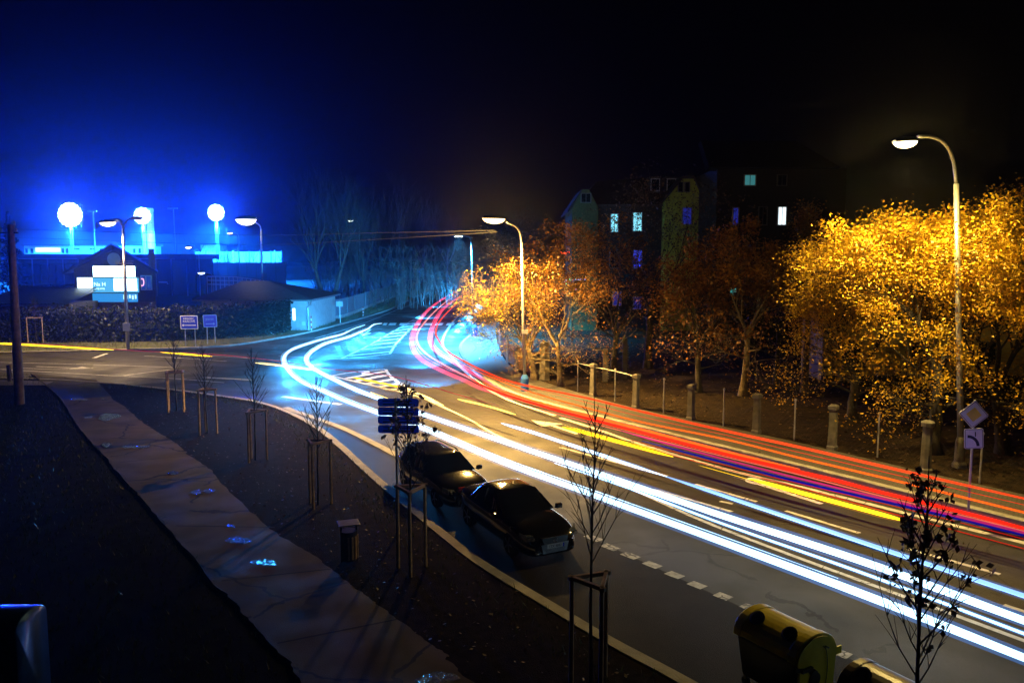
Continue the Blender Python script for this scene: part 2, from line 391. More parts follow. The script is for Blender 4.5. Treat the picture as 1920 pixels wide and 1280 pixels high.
# far hatched triangle
mark('traffic_island_outline', [[(640, 672), (690, 648), (745, 617), (795, 587), (815, 575)], [(731, 663), (742, 645), (755, 631), (775, 610), (800, 585)], [(615, 673), (640, 672), (690, 668), (731, 663)]], .16)
mb = MB()
for i in range(12):
    t = i / 12; a = Vector((650, 667)).lerp(Vector((800, 586)), t ** .8); b = Vector((733, 660)).lerp(Vector((800, 584)), t ** .8)
    if (b - a).length > 6: strip(mb, [(a.x + 2, a.y), (b.x, b.y - 1)], .35 if i < 5 else .5)
struct('traffic_island_hatching', mb, PAINT)
mark('splitter_outline', [[(622, 704), (660, 698), (723, 692)], [(723, 692), (732, 705), (752, 720), (773, 733), (800, 744), (829, 760)], [(622, 704), (636, 708), (697, 722), (740, 732), (773, 734)]], .18)
mark('splitter_hatching', [[(650, 709), (722, 696)], [(668, 714), (730, 702)], [(690, 719), (740, 710)], [(712, 725), (752, 718)], [(735, 730), (766, 727)]], .42)
mb = MB().sheet([G(677, 697, .006), G(692, 694.5, .006), G(694, 700, .006), G(679, 703.5, .006)]); struct('splitter_block', mb, PAINT)
# parking bay dashes and flush edging stone
mark('parking_dashes', [[(u - 13, v - 5), (u + 13, v + 5)] for u, v in [(1113, 1008), (1144, 1025), (1182, 1041), (1223, 1058), (1265, 1077), (1307, 1096), (1356, 1117), (1405, 1138), (1460, 1165), (1580, 1225)]], .24, WORN)
mb = MB(); strip(mb, [(535, 763), (552, 770), (595, 784), (645, 803), (695, 827), (735, 848), (790, 880)], .28, .012); struct('edging_stone', mb, KERB)
bay = poly([(735, 850), (790, 882), (900, 940), (1092, 1000), (1405, 1144), (1700, 1285), (2300, 1560), (2400, 1900), (1700, 1508), (1295, 1276), (1148, 1197), (1051, 1139), (910, 1053), (820, 983), (732, 911), (682, 868), (645, 834), (600, 800), (645, 806), (695, 830)], .003)
struct('parking_bay', MB().sheet(bay), ASPH2)
# arrows
def arrow(name, tail, neck, tip, half, barb=None):
    T, N, P = G(*tail, .006), G(*neck, .006), G(*tip, .006)
    d = (N - T).normalized(); n = Vector((-d.y, d.x, 0)); mb = MB()
    mb.sheet([T - n * .09, N - n * .09, N + n * .09, T + n * .09]); 
    mb.sheet([N - n * half, P, N + n * half]); return struct(name, mb, PAINT)
arrow('lane_arrow', (1083, 813), (1035, 797), (996, 787), .5)
arrow('lane_arrow', (1541, 944), (1440, 912), (1392, 897), .12)
mb = MB(); strip(mb, [(1430, 908), (1408, 904), (1402, 899), (1412, 896), (1432, 903)], .16, .008)
mb.sheet([G(1418, 904, .008), G(1366, 891, .008), G(1444, 912.5, .008)]); struct('turn_arrow_head', mb, PAINT)
arrow('lane_arrow', (695, 617), (686, 624), (679, 630), .5)
arrow('lane_arrow', (68, 687), (140, 689.5), (170, 690.2), .6)
# litter of cracks patched with tar
mark('tar_seams', [[(892, 738), (915, 748), (930, 751), (952, 762), (968, 770)], [(905, 728), (925, 744), (955, 757)], [(640, 722), (668, 728), (700, 735)]], .05, M('tar', (.008, .008, .008), rough=.4))

# puddles on the path, rippled water
PUD = M('puddle_water', (.02, .02, .022), rough=.07, var=.1, bump=.0)
_nt = PUD.node_tree; _b = _nt.nodes['Principled BSDF']; _b.inputs['IOR'].default_value = 1.33
_tc = _nt.nodes.new('ShaderNodeTexCoord'); _n = _nt.nodes.new('ShaderNodeTexNoise'); _n.inputs['Scale'].default_value = 70; _n.inputs['Detail'].default_value = 5
_bp = _nt.nodes.new('ShaderNodeBump'); _bp.inputs['Strength'].default_value = 1.0; _bp.inputs['Distance'].default_value = .010
_nt.links.new(_tc.outputs['Object'], _n.inputs['Vector']); _nt.links.new(_n.outputs['Fac'], _bp.inputs['Height']); _nt.links.new(_bp.outputs[0], _b.inputs['Normal'])
_n2 = _nt.nodes.new('ShaderNodeTexNoise'); _n2.inputs['Scale'].default_value = 16; _n2.inputs['Detail'].default_value = 6; _n2.inputs['Roughness'].default_value = .7
_mr = _nt.nodes.new('ShaderNodeMapRange'); _mr.inputs[1].default_value = .46; _mr.inputs[2].default_value = .54; _mr.inputs[3].default_value = .06; _mr.inputs[4].default_value = .75
_nt.links.new(_tc.outputs['Object'], _n2.inputs['Vector']); _nt.links.new(_n2.outputs['Fac'], _mr.inputs[0]); _nt.links.new(_mr.outputs[0], _b.inputs['Roughness'])
for (u, v, a, b) in [(204, 781, 19, 7), (166, 782, 8, 2.2), (146, 749, 15, 2.5), (199, 833, 11, 4), (252, 837, 25, 3.2), (323, 886, 11, 3.5), (368, 922, 12, 4.5), (392, 920, 10, 4), (447, 1012, 22, 7), (497, 1054, 23, 7), (433, 985, 9, 2.5), (196, 749, 6, 1.2), (820, 1270, 40, 11)]:
    pts = []
    for k in range(22):
        an = 2 * math.pi * k / 22; rr = 1 + .16 * math.sin(2 * an + u) + .12 * math.sin(3 * an + v) + .07 * math.sin(7 * an + u * v)
        pts.append(G(u + a * math.cos(an) * rr, v + b * math.sin(an) * rr, .108))
    struct('puddle', MB().sheet(pts), PUD)

# ------------------------------------------------------------------ scattered stuff
def quads(name, P, size, m, up=.5, kind='stuff', parent=None, asp=.7):
    """leaf-sized faces at the points P (n,3); UP biases their facing"""
    n = len(P); nrm = rng.normal(size=(n, 3)); nrm[:, 2] = np.abs(nrm[:, 2]) + up * 2
    nrm /= np.linalg.norm(nrm, axis=1)[:, None]
    a = rng.normal(size=(n, 3)); a -= (a * nrm).sum(1)[:, None] * nrm; a /= np.linalg.norm(a, axis=1)[:, None]
    b = np.cross(nrm, a)
    s = (size * rng.uniform(.45, 1.6, n))[:, None]
    V = np.stack([P - a * s, P - b * s * asp, P + a * s, P + b * s * asp], 1).reshape(-1, 3)
    me = bpy.data.meshes.new(name); me.vertices.add(4 * n); me.vertices.foreach_set('co', V.ravel())
    me.loops.add(4 * n); me.loops.foreach_set('vertex_index', np.arange(4 * n, dtype=np.int32))
    me.polygons.add(n); me.polygons.foreach_set('loop_start', np.arange(0, 4 * n, 4, dtype=np.int32)); me.polygons.foreach_set('loop_total', np.full(n, 4, dtype=np.int32))
    me.update(calc_edges=True); me.materials.append(m)
    o = bpy.data.objects.new(name, me); COL.objects.link(o)
    if parent is not None: o.parent = parent
    elif kind: o['kind'] = kind
    return o
def inpoly(pts, poly):
    x, y = pts[:, 0], pts[:, 1]; ins = np.zeros(len(pts), bool); n = len(poly); j = n - 1
    for i in range(n):
        xi, yi, xj, yj = poly[i][0], poly[i][1], poly[j][0], poly[j][1]
        c = ((yi > y) != (yj > y)) & (x < (xj - xi) * (y - yi) / (yj - yi + 1e-12) + xi)
        ins ^= c; j = i
    return ins
def scatter(poly, n, z):
    A = np.array([[p[0], p[1]] for p in poly]); lo, hi = A.min(0), A.max(0)
    q = rng.uniform(lo, hi, (n, 2)); q = q[inpoly(q, A)]
    return np.column_stack([q, np.full(len(q), z)])
bedpoly = bed + [(p.x, p.y, 0) for p in reversed(pr[14:])]
quads('fallen_leaves', scatter(bedpoly, 11000, .115), .028, LITTER, 1.0)
parkpoly = [(p.x, p.y) for p in fb] + [(fb[-1].x, 110), (80, 110), (80, fb[0].y)]
pk = scatter(parkpoly, 60000, .13); pk = pk[(pk[:, 1] < 60) & (pk[:, 1] > 8)]
quads('fallen_leaves', pk, .06, LITTER, 1.0)
pav = scatter([(p.x, p.y) for p in rk2] + [(p.x, p.y) for p in reversed(fb)], 6000, .135); pav = pav[pav[:, 1] < 60]
quads('fallen_leaves', pav[::2], .04, LITTER, 1.5)
def blades(name, P, h, m):
    n = len(P); a = rng.uniform(0, 2 * np.pi, n); w = .012 * rng.uniform(.7, 1.5, n); hh = h * rng.uniform(.4, 1.3, n)
    dx, dy = np.cos(a) * w, np.sin(a) * w; le_ = rng.normal(0, .35, (n, 2)) * hh[:, None]
    V = np.stack([P + np.column_stack([dx, dy, 0 * a]), P - np.column_stack([dx, dy, 0 * a]), P + np.column_stack([le_, hh])], 1).reshape(-1, 3)
    me = bpy.data.meshes.new(name); me.vertices.add(3 * n); me.vertices.foreach_set('co', V.ravel())
    me.loops.add(3 * n); me.loops.foreach_set('vertex_index', np.arange(3 * n, dtype=np.int32))
    me.polygons.add(n); me.polygons.foreach_set('loop_start', np.arange(0, 3 * n, 3, dtype=np.int32)); me.polygons.foreach_set('loop_total', np.full(n, 3, dtype=np.int32))
    me.update(calc_edges=True); me.materials.append(m)
    o = bpy.data.objects.new(name, me); COL.objects.link(o); o['kind'] = 'stuff'; return o
LGR = leafmat('grass_blades', [(.02, .035, .008), (.035, .05, .014), (.05, .05, .015)], .3)
gp = scatter([tuple(p) for p in off if -22 < p.x < 9 and p.y < 40] + [tuple(p) for p in reversed(offset_path(ne, -1.3)) if -22 < p.x < 9 and p.y < 40], 30000, .10)
blades('grass', gp, .12, LGR)
lawnp = scatter([(p.x, p.y) for p in pl] + [(-3, 6), (-30, 8), (-32, 42)], 42000, .09); blades('grass', lawnp, .10, LGR)
gv = scatter([(p.x, p.y) for p in le2[8:60]] + [(p.x, p.y) for p in reversed(offset_path(le, 7)[8:60])], 60000, .11)
blades('grass', gv, .28, leafmat('verge_blades', [(.10, .12, .03), (.16, .15, .05), (.22, .18, .07)], .3))

# ------------------------------------------------------------------ trees
def grow(mb, p, d, L, r, lvl, spread, tips, up=.15, n=5, kids=(2, 4), seg=3):
    pts = [p.copy()]; rad = [r]; dd = d.copy()
    for i in range(seg):
        dd = (dd + Vector((random.gauss(0, .12), random.gauss(0, .12), random.gauss(0, .08) + up * .3))).normalized()
        pts.append(pts[-1] + dd * (L / seg)); rad.append(r * (1 - .45 * (i + 1) / seg))
    mb.tube(pts, rad, n=max(3, n), cap=False)
    if lvl == 0: tips.append(pts[-1]); tips.append(pts[-2]); return
    k = random.randint(*kids)
    for j in range(k):
        t = random.uniform(.35, 1) if j else 1.0
        i = min(seg, max(1, int(round(t * seg))))
        a = random.uniform(0, 2 * math.pi)
        side = dd.orthogonal().normalized(); side = Matrix.Rotation(a, 3, dd) @ side
        nd = (dd * math.cos(spread) + side * math.sin(spread) + Vector((0, 0, up))).normalized()
        grow(mb, pts[i], nd, L * random.uniform(.62, .85), max(.006, rad[i] * random.uniform(.5, .7)), lvl - 1, spread * random.uniform(.85, 1.1), tips, up, n - 1, kids, seg)
def tree(name, label, base, height, trunk_h, r0, m, leaf=None, nleaf=0, lsize=.1, lvl=4, spread=.6, up=.12, lean=(0, 0), kids=(2, 4), jitter=.5, group=None, stems=1, seed=0, leafname='crown', fork=None, llen=None, low=0):
    random.seed(seed * 31 + 5)
    t = thing(name, label, 'tree', base, 0, group)
    tr, br, tips = MB(), MB(), []
    for s in range(stems):
        l = Vector((lean[0], lean[1], 1)) if stems == 1 else Vector((lean[0] + (s - (stems - 1) / 2) * .45, lean[1] + random.gauss(0, .1), 1))
        l.normalize()
        pts = [Vector((0, 0, -.1)) + Vector(((s - (stems - 1) / 2) * r0 * 1.5, 0, 0))]; rad = [r0 * 1.35]
        for i in range(5):
            pts.append(pts[-1] + (l + Vector((random.gauss(0, .05), random.gauss(0, .05), 0))) * trunk_h / 5); rad.append(r0 * (1 - .08 * (i + 1)))
        tr.tube(pts, rad, n=9)
        for j in range(low):
            f = .50 + .48 * j / max(1, low); i0 = min(4, int(f * 5)); p0 = pts[i0].lerp(pts[i0 + 1], f * 5 - i0); a = j * 2.4 + random.random()
            d = Vector((math.cos(a), math.sin(a), random.uniform(.05, .45))).normalized()
            grow(br, p0, d, (llen or 1.5) * random.uniform(.55, .95), rad[-1] * .42, lvl - 2, spread * 1.05, tips, .02, 5, (3, 4))
        nb = fork or random.randint(4, 6)
        for j in range(nb):
            a = 2 * math.pi * (j + random.random() * .6) / nb
            sd = spread * random.uniform(.5, 1.25)
            d = Vector((math.sin(sd) * math.cos(a), math.sin(sd) * math.sin(a), math.cos(sd))) + l * .3
            L = llen or (height - trunk_h) * .42
            grow(br, pts[-1] - l * random.uniform(0, .25) * trunk_h * .5, d.normalized(), L * random.uniform(.72, 1.25), rad[-1] * .62, lvl - 1, spread * .85, tips, up, 6, kids)
    tr.build('trunk', m, t, smooth=True); br.build('branches', m, t, smooth=True)
    if leaf is not None and nleaf:
        T = np.array([list(p) for p in tips]); wt = rng.lognormal(0, .8, len(T)) * (.35 + np.clip((T[:, 2] - T[:, 2].min()) / (np.ptp(T[:, 2]) + 1e-6), 0, 1)) ** 2.4; P = T[rng.choice(len(T), nleaf, p=wt / wt.sum())] + rng.normal(0, jitter, (nleaf, 3)) * np.array([1, 1, .8])
        quads(leafname, P, lsize, leaf, .2, parent=t)
    return t

def LB(u, v): return G(u, v, .115)
grpR = 'trees behind the park fence'
tree('golden_tree', 'broad golden-leaved tree right under the bright street lamp', LB(1752, 850), 10.0, 2.8, .24, BARK, LGOLD, 62000, .038, 5, .62, .05, (-.03, 0), (3, 4), .24, grpR, seed=1, low=5, llen=2.2)
tree('golden_tree', 'golden tree with a dark leaning trunk behind the priority road sign', LB(1882, 850), 9.0, 2.3, .24, BARK, LGOLD, 40000, .038, 5, .70, .06, (-.22, 0), (3, 4), .2, grpR, seed=2, low=5, llen=2.15)
tree('golden_tree', 'golden tree at the far right edge with upright bare shoots on top', LB(2015, 860), 8.4, 2.0, .22, BARK, LGOLD, 18000, .038, 5, .55, .18, (0, 0), (3, 4), .2, grpR, seed=3, low=5, llen=1.9)
tree('golden_tree', 'smaller golden tree with a dark trunk between the pollarded trunk and the broad golden tree', LB(1598, 785), 7.8, 1.9, .22, BARK, LGOLD, 20000, .038, 5, .66, .05, (.02, 0), (3, 4), .2, grpR, seed=4, low=5, llen=2.0)
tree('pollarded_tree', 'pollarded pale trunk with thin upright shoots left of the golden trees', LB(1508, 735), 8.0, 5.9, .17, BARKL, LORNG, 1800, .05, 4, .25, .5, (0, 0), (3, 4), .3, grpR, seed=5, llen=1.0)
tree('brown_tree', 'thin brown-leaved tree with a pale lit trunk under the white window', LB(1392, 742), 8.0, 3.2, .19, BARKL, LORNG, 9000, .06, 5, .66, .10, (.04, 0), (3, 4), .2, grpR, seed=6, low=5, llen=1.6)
tree('brown_tree', 'thin brown-leaved tree left of the pale lit trunk, with a dark trunk', LB(1310, 735), 7.2, 2.4, .17, BARK, LORNG, 8000, .06, 5, .68, .08, (-.05, 0), (3, 4), .2, grpR, seed=7, low=5, llen=1.6)
tree('brown_tree', 'sparse brown-leaved tree between the pale lit trunk and the pollarded trunk', LB(1455, 720), 7.2, 2.4, .16, BARK, LORNG, 5000, .055, 5, .64, .12, (0, 0), (3, 4), .2, grpR, seed=8, low=5, llen=1.6)
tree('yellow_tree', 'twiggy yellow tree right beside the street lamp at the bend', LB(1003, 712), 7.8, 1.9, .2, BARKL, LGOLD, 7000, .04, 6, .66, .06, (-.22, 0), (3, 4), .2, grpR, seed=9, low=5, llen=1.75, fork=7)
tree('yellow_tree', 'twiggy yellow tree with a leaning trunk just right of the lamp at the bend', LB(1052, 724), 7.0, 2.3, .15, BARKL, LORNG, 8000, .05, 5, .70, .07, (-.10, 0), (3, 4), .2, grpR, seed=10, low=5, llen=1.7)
tree('dark_tree', 'dark brown tree hiding the lower storey of the green gabled house', LB(1150, 712), 8.0, 2.6, .22, BARK, LORNG, 6000, .055, 5, .66, .10, (.03, 0), (3, 4), .2, grpR, seed=11, low=5, llen=1.8)
tree('dark_tree', 'dark leafless tree in front of the lit windows of the green gabled house', LB(1215, 690), 10.5, 3.6, .26, BARK, LDARK, 3500, .055, 5, .55, .15, (0, 0), (2, 4), .5, grpR, seed=12, low=5)
tree('dark_tree', 'dark tree reaching over the far road behind the twiggy yellow tree', LB(935, 585), 10.0, 3.2, .24, BARK, LDARK, 1500, .08, 5, .85, .04, (-.15, 0), (3, 4), .6, grpR, seed=13, low=5)
tree('dark_tree', 'far dark tree above the red light trails at the end of the road', LB(975, 552), 12.5, 4.0, .3, BARK, LDARK, 2500, .12, 5, .75, .06, (-.1, 0), (3, 4), .7, grpR, seed=14, low=5)
# left: twin-stemmed tree and the wood beyond the corrugated fence
grpL = 'bare trees beyond the corrugated fence'
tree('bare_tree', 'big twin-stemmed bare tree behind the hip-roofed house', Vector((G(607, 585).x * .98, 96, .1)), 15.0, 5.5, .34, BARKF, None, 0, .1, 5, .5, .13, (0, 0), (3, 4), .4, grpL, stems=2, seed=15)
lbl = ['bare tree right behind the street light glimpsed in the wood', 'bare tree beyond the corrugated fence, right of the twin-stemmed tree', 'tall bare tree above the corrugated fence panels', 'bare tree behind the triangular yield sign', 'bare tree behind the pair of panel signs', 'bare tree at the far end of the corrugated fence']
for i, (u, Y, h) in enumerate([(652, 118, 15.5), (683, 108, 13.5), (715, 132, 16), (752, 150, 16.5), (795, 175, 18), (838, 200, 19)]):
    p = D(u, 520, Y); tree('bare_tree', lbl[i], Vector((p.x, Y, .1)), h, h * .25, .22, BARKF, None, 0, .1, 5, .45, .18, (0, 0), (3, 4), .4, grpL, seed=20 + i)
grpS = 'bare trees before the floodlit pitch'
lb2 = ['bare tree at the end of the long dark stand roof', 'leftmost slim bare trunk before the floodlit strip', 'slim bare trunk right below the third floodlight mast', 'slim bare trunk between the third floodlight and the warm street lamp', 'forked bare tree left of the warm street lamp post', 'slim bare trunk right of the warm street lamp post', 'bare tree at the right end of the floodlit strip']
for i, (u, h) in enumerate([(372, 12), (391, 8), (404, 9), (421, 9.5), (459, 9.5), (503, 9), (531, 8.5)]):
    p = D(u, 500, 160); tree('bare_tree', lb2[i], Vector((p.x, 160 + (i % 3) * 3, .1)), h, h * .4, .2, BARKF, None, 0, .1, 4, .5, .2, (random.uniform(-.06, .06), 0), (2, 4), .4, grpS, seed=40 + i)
# thicket of bare stems behind the corrugated fence
random.seed(77); th = MB()
for i in range(420):
    u = random.uniform(588, 880); Yt = random.uniform(98, 170); p = D(u, 520, Yt); z = 0; q = [Vector((p.x, Yt, .1))]; d = Vector((random.gauss(0, .12), 0, 1)).normalized(); L = random.uniform(2.5, 8)
    for k in range(4): d = (d + Vector((random.gauss(0, .1), random.gauss(0, .1), .05))).normalized(); q.append(q[-1] + d * L / 4)
    th.tube(q, [.05, .04, .03, .02, .01], 4, cap=False)
    for k in range(10):
        j = random.randint(1, 4); e = q[j] + Vector((random.gauss(0, .8), random.gauss(0, .5), random.uniform(.2, 1.3))); th.tube([q[j], q[j].lerp(e, .5) + Vector((0, 0, .12)), e], [.022, .016, .01], 3, cap=False)
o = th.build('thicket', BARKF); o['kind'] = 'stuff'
# conifer at far left
t = thing('conifer', 'pale blue conifer rising behind the wooden pole', 'tree', D(22, 520, 120) * 1.0)
t.location.z = .1; MB().tube([(0, 0, 0), (0, 0, 12.5)], [.25, .04], 8).build('trunk', BARK, t)
n = 6500; hh = rng.uniform(0, 1, n) ** .8; a = rng.uniform(0, 6.283, n); rr = (1 - hh) * 3.4 * rng.uniform(.2, 1, n) * (0.75 + .35 * np.sin(hh * 40))
quads('crown', np.column_stack([rr * np.cos(a), rr * np.sin(a), 1.6 + hh * 11.5 - rr * .25]), .17, LGREEN, 0, parent=t)

# hedge, clipped, many small leaves over an uneven core
hl = [G(-160, 648), G(0, 646), G(150, 645), G(300, 643), G(430, 637), G(500, 632), G(545, 624)]
hp = smooth_path(hl, 6)
t = thing('hedge', 'long dark clipped hedge behind the direction signs', 'hedge')
core = MB(); rows = []
for k, (o_, z) in enumerate([(.25, .1), (.15, 1.6), (.45, 2.35), (1.5, 2.5), (1.7, .1)]):
    rows.append([p + Vector((0, 0, z + (0 if k in (0, 4) else .12 * math.sin(i * 1.7 + k)))) for i, p in enumerate(offset_path(hp, o_))])
core.grid(rows).build('branches', M('hedge_core', (.012, .016, .008), rough=.95), t)
pts = []
for i in range(26000):
    k = random.random() * (len(hp) - 1); i0 = int(k); p = hp[i0].lerp(hp[min(i0 + 1, len(hp) - 1)], k - i0)
    z = random.uniform(.15, 2.65); o_ = random.uniform(-.05, .45) if z < 2.4 else random.uniform(0, 1.8)
    pts.append((p.x - .05, p.y + o_, z + .12 * math.sin(k * 2.7) + (random.random() ** 4) * .35))
quads('foliage', np.array(pts), .085, LGREEN, .1, parent=t)

# young street trees with their stake frames
def young_tree(base, top_h, label, leafy=0, seed=0, trunk=.028):
    random.seed(seed + 900)
    t = thing('young_tree', label, 'tree', base, 0, 'young staked trees along the near kerb')
    mb = MB(); pts = []; x = y = 0
    for i in range(9):
        z = top_h * i / 8; pts.append(Vector((x, y, z))); x += random.gauss(0, .012); y += random.gauss(0, .012)
    mb.tube(pts, [trunk * (1.05 - .95 * i / 8) + .003 for i in range(9)], 6); mb.build('trunk', BARK, t, smooth=True)
    br = MB(); tips = []
    nb = 24
    for j in range(nb):
        f = .42 + .5 * j / nb; k = f * 8; i0 = min(7, int(k)); p = pts[i0].lerp(pts[i0 + 1], k - i0)
        a = j * 2.4 + random.gauss(0, .3); L = top_h * (.30 - .22 * (f - .42) / .5) * random.uniform(.7, 1.15)
        d = Vector((math.cos(a) * .62, math.sin(a) * .62, .85)).normalized(); q = [p]
        for s in range(4):
            d = (d + Vector((random.gauss(0, .07), random.gauss(0, .07), .12))).normalized(); q.append(q[-1] + d * L / 4)
        br.tube(q, [.011, .009, .007, .005, .003], 4, cap=False)
        for s in range(1, 4):
            for _ in range(2):
                a2 = random.uniform(0, 6.28); d2 = (d + Vector((math.cos(a2) * .7, math.sin(a2) * .7, .15))).normalized(); e = q[s] + d2 * L * random.uniform(.15, .38)
                br.tube([q[s], q[s].lerp(e, .5) + Vector((0, 0, .01)), e], [.006, .004, .0025], 3, cap=False); tips.append(e)
        tips += [q[4], q[3], q[2]]
    br.build('branches', BARK, t, smooth=True)
    if leafy:
        T = np.array([list(p) for p in tips]); sel = T[rng.integers(0, len(T), leafy)]
        P = np.repeat(sel, 6, 0) + rng.normal(0, .035, (leafy * 6, 3)); quads('leaves', P, .034, LDARK, 0, parent=t)
    return t
def stakes(base, h, label, rz=0., w=.34, four=False):
    t = thing('tree_stake_frame', label, 'tree stakes', base, rz, 'wooden stake frames around the young trees')
    cs = [(-w, -w * .6), (w, -w * .6), (0, w)] if not four else [(-w, -w), (w, -w), (w, w), (-w, w)]
    for c in cs:
        MB().tube([(c[0], c[1], -.05), (c[0] + random.gauss(0, .01), c[1], h)], [.038, .034], 8).build('stake', STAKE, t, smooth=False)
    n = len(cs)
    for i in range(n if four else 3):
        a, b = Vector((*cs[i], h - .05)), Vector((*cs[(i + 1) % n], h - .05)); d = (b - a).normalized() * .06
        MB().bar(a - d + Vector((0, 0, .08)), b + d + Vector((0, 0, .08)), .055, .06).build('crossbar', STAKE, t)
    return t
Z0 = .10
spots = [((331, 770), 3.55, 'bare young tree farthest along the near kerb, in front of the junction', 0, 1.62), ((389, 812), 3.4, 'bare young tree second along the near kerb, below the direction signs', 0, 1.6), ((479, 862), 3.6, 'bare young tree between the second staked tree and the bright trail bend', 0, 1.55), ((596, 946), 3.5, 'bare young tree whose crown stands before the glaring bend of the trails', 0, 1.65), ((770, 1068), 4.05, 'young tree with dark leaf tufts behind the backs of blue signs', 70, 1.7), ((1108, 1284), 4.5, 'bare young tree right of the black saloon', 0, 1.62), ((1696, 1580), 4.35, 'young tree with dark buds beside the yellow container', 60, 1.6)]
slb = ['stakes around the young tree farthest along the near kerb', 'stakes around the second young tree along the near kerb', 'dim stakes around the third young tree along the near kerb', 'stakes around the young tree before the glaring trail bend', 'stakes beside the pole of the blue signs', 'stakes in front of the parking bay, right of the black saloon', 'stakes below the young tree beside the yellow container']
for i, ((u, v), h, lb, lf, sh) in enumerate(spots):
    b = G(u, v, Z0); young_tree(b, h, lb, lf, i); stakes(b, sh, slb[i], .35 + .2 * i, .30, i == 0)
young_tree(G(69, 643, .11), 3.8, 'slender young tree on the grass strip across the road, right of the wooden pole', 0, 11); stakes(G(69, 643, .11), 1.9, 'stakes around the slender tree across the road by the hedge', .3, .5)

# ------------------------------------------------------------------ street lamps
def point(name, parent, loc, P, col, rad=.12, spot=None, blend=.35):
    l = bpy.data.lights.new(name, 'SPOT' if spot else 'POINT'); l.energy = P; l.color = col; l.shadow_soft_size = rad
    if spot: l.spot_size = R(spot); l.spot_blend = blend
    o = bpy.data.objects.new(name, l); COL.objects.link(o); o.parent = parent; o.location = loc; return o
def lamp_head(t, c, dirv, m_glow, L=.75, w=.15):
    """cobra head: a shell with a bowl of glass below"""
    d = Vector(dirv); d.z *= .3; d.normalize(); c = Vector(c); x = d; y = Vector((-d.y, d.x, 0)).normalized(); z = x.cross(y)
    sh, gl = MB(), MB(); rows = []; grow_ = []
    for i in range(9):
        f = i / 8; ww = w * (math.sin(math.pi * min(1, .12 + f * .85)) ** .6) + .02
        p = c + x * (f - .5) * L
        rows.append([p + y * ww * math.cos(a) + z * (.02 + abs(math.sin(a)) * ww * .55) for a in np.linspace(0, math.pi, 9)])
        g = w * .92 * (max(0, math.sin(math.pi * min(1, max(0, f * 1.02)))) ** .5) + .005
        grow_.append([p + y * g * math.cos(a) + z * (.015 - abs(math.sin(a)) * g * .8) for a in np.linspace(0, math.pi, 9)])
    sh.grid(rows).build('lamp_housing', GREY, t, smooth=True); gl.grid(grow_).build('lamp_glass', m_glow, t, smooth=True)
def lamp_rel(base, pts): return [Vector(p) - base for p in pts]

GLOWR = EM('lamp_glow_warm', (1, .75, .36), 9); GLOWC = EM('lamp_glow_amber', (1, .66, .24), 10); GLOWT = EM('lamp_glow_pale', (1, .8, .55), 9)
# right lamp
b = G(1798, 876, .12); t = thing('street_lamp', 'tall curved street lamp shining onto the golden trees', 'street lamp', b)
Y = b.y
path = [b + Vector((0, 0, .9)), D(1799, 700, Y), D(1796, 520, Y), D(1793, 345, Y)]
top = smooth_path([D(1793, 345, Y), D(1787, 300, Y - .15), D(1772, 270, Y - .5), D(1748, 257, Y - .85), D(1722, 256, Y - 1.15)], 5)
MB().lathe([(.20, 0), (.20, .12), (.15, .2), (.14, .8), (.10, .95)], (0, 0, 0), 14).build('lamp_base', POST, t)
MB().tube(lamp_rel(b, path), [.09, .085, .08, .075], 12).build('pole', GALV, t, smooth=True)
MB().tube(lamp_rel(b, top), .05, 10).build('arm', GALV, t, smooth=True)
hc = D(1697, 267, Y - 1.4) - b; lamp_head(t, hc, (D(1660, 275, Y - 1.7) - D(1722, 258, Y - 1.15)), GLOWR, .85, .24)
point('lamp_light', t, hc + Vector((0, 0, -.3)), P_RIGHT, C_RIGHT, .16, 152, .7).rotation_euler = Vector((.08, .10, -1)).to_track_quat('-Z', 'Y').to_euler()
point('lamp_upward_spill', t, hc + Vector((0, 0, -.3)), P_RIGHT * .06, C_RIGHT, .16)
# centre lamp
b = G(984, 733, .12); t = thing('street_lamp', 'amber street lamp at the bend with a blue shroud round its foot', 'street lamp', b); Y = b.y
MB().lathe([(.19, 0), (.19, .62), (.13, .75), (.1, .8)], (0, 0, 0), 14).build('lamp_base', BLUEP, t)
MB().tube(lamp_rel(b, [b + Vector((0, 0, .7)), D(981, 600, Y), D(978, 455, Y)]), [.075, .07, .065], 10).build('pole', GALV, t, smooth=True)
MB().tube(lamp_rel(b, smooth_path([D(978, 457, Y), D(975, 437, Y), D(966, 424, Y - .3), D(950, 417, Y - .6)], 5)), .05, 10).build('arm', GALV, t, smooth=True)
hc = D(926, 411, Y - .9) - b; lamp_head(t, hc, (D(900, 415, Y - 1.2) - D(950, 417, Y - .6)), GLOWC, 1.15, .30)
MB().box(D(984, 622, Y - .1) - b, (.3, .08, .18)).build('junction_box', GALV, t)
point('lamp_light', t, hc + Vector((-.1, -.1, -.45)), P_CENTRE, C_CENTRE, .2, 150, .6)
point('lamp_upward_spill', t, hc + Vector((-.1, -.1, -.45)), P_CENTRE * .05, C_CENTRE, .2)
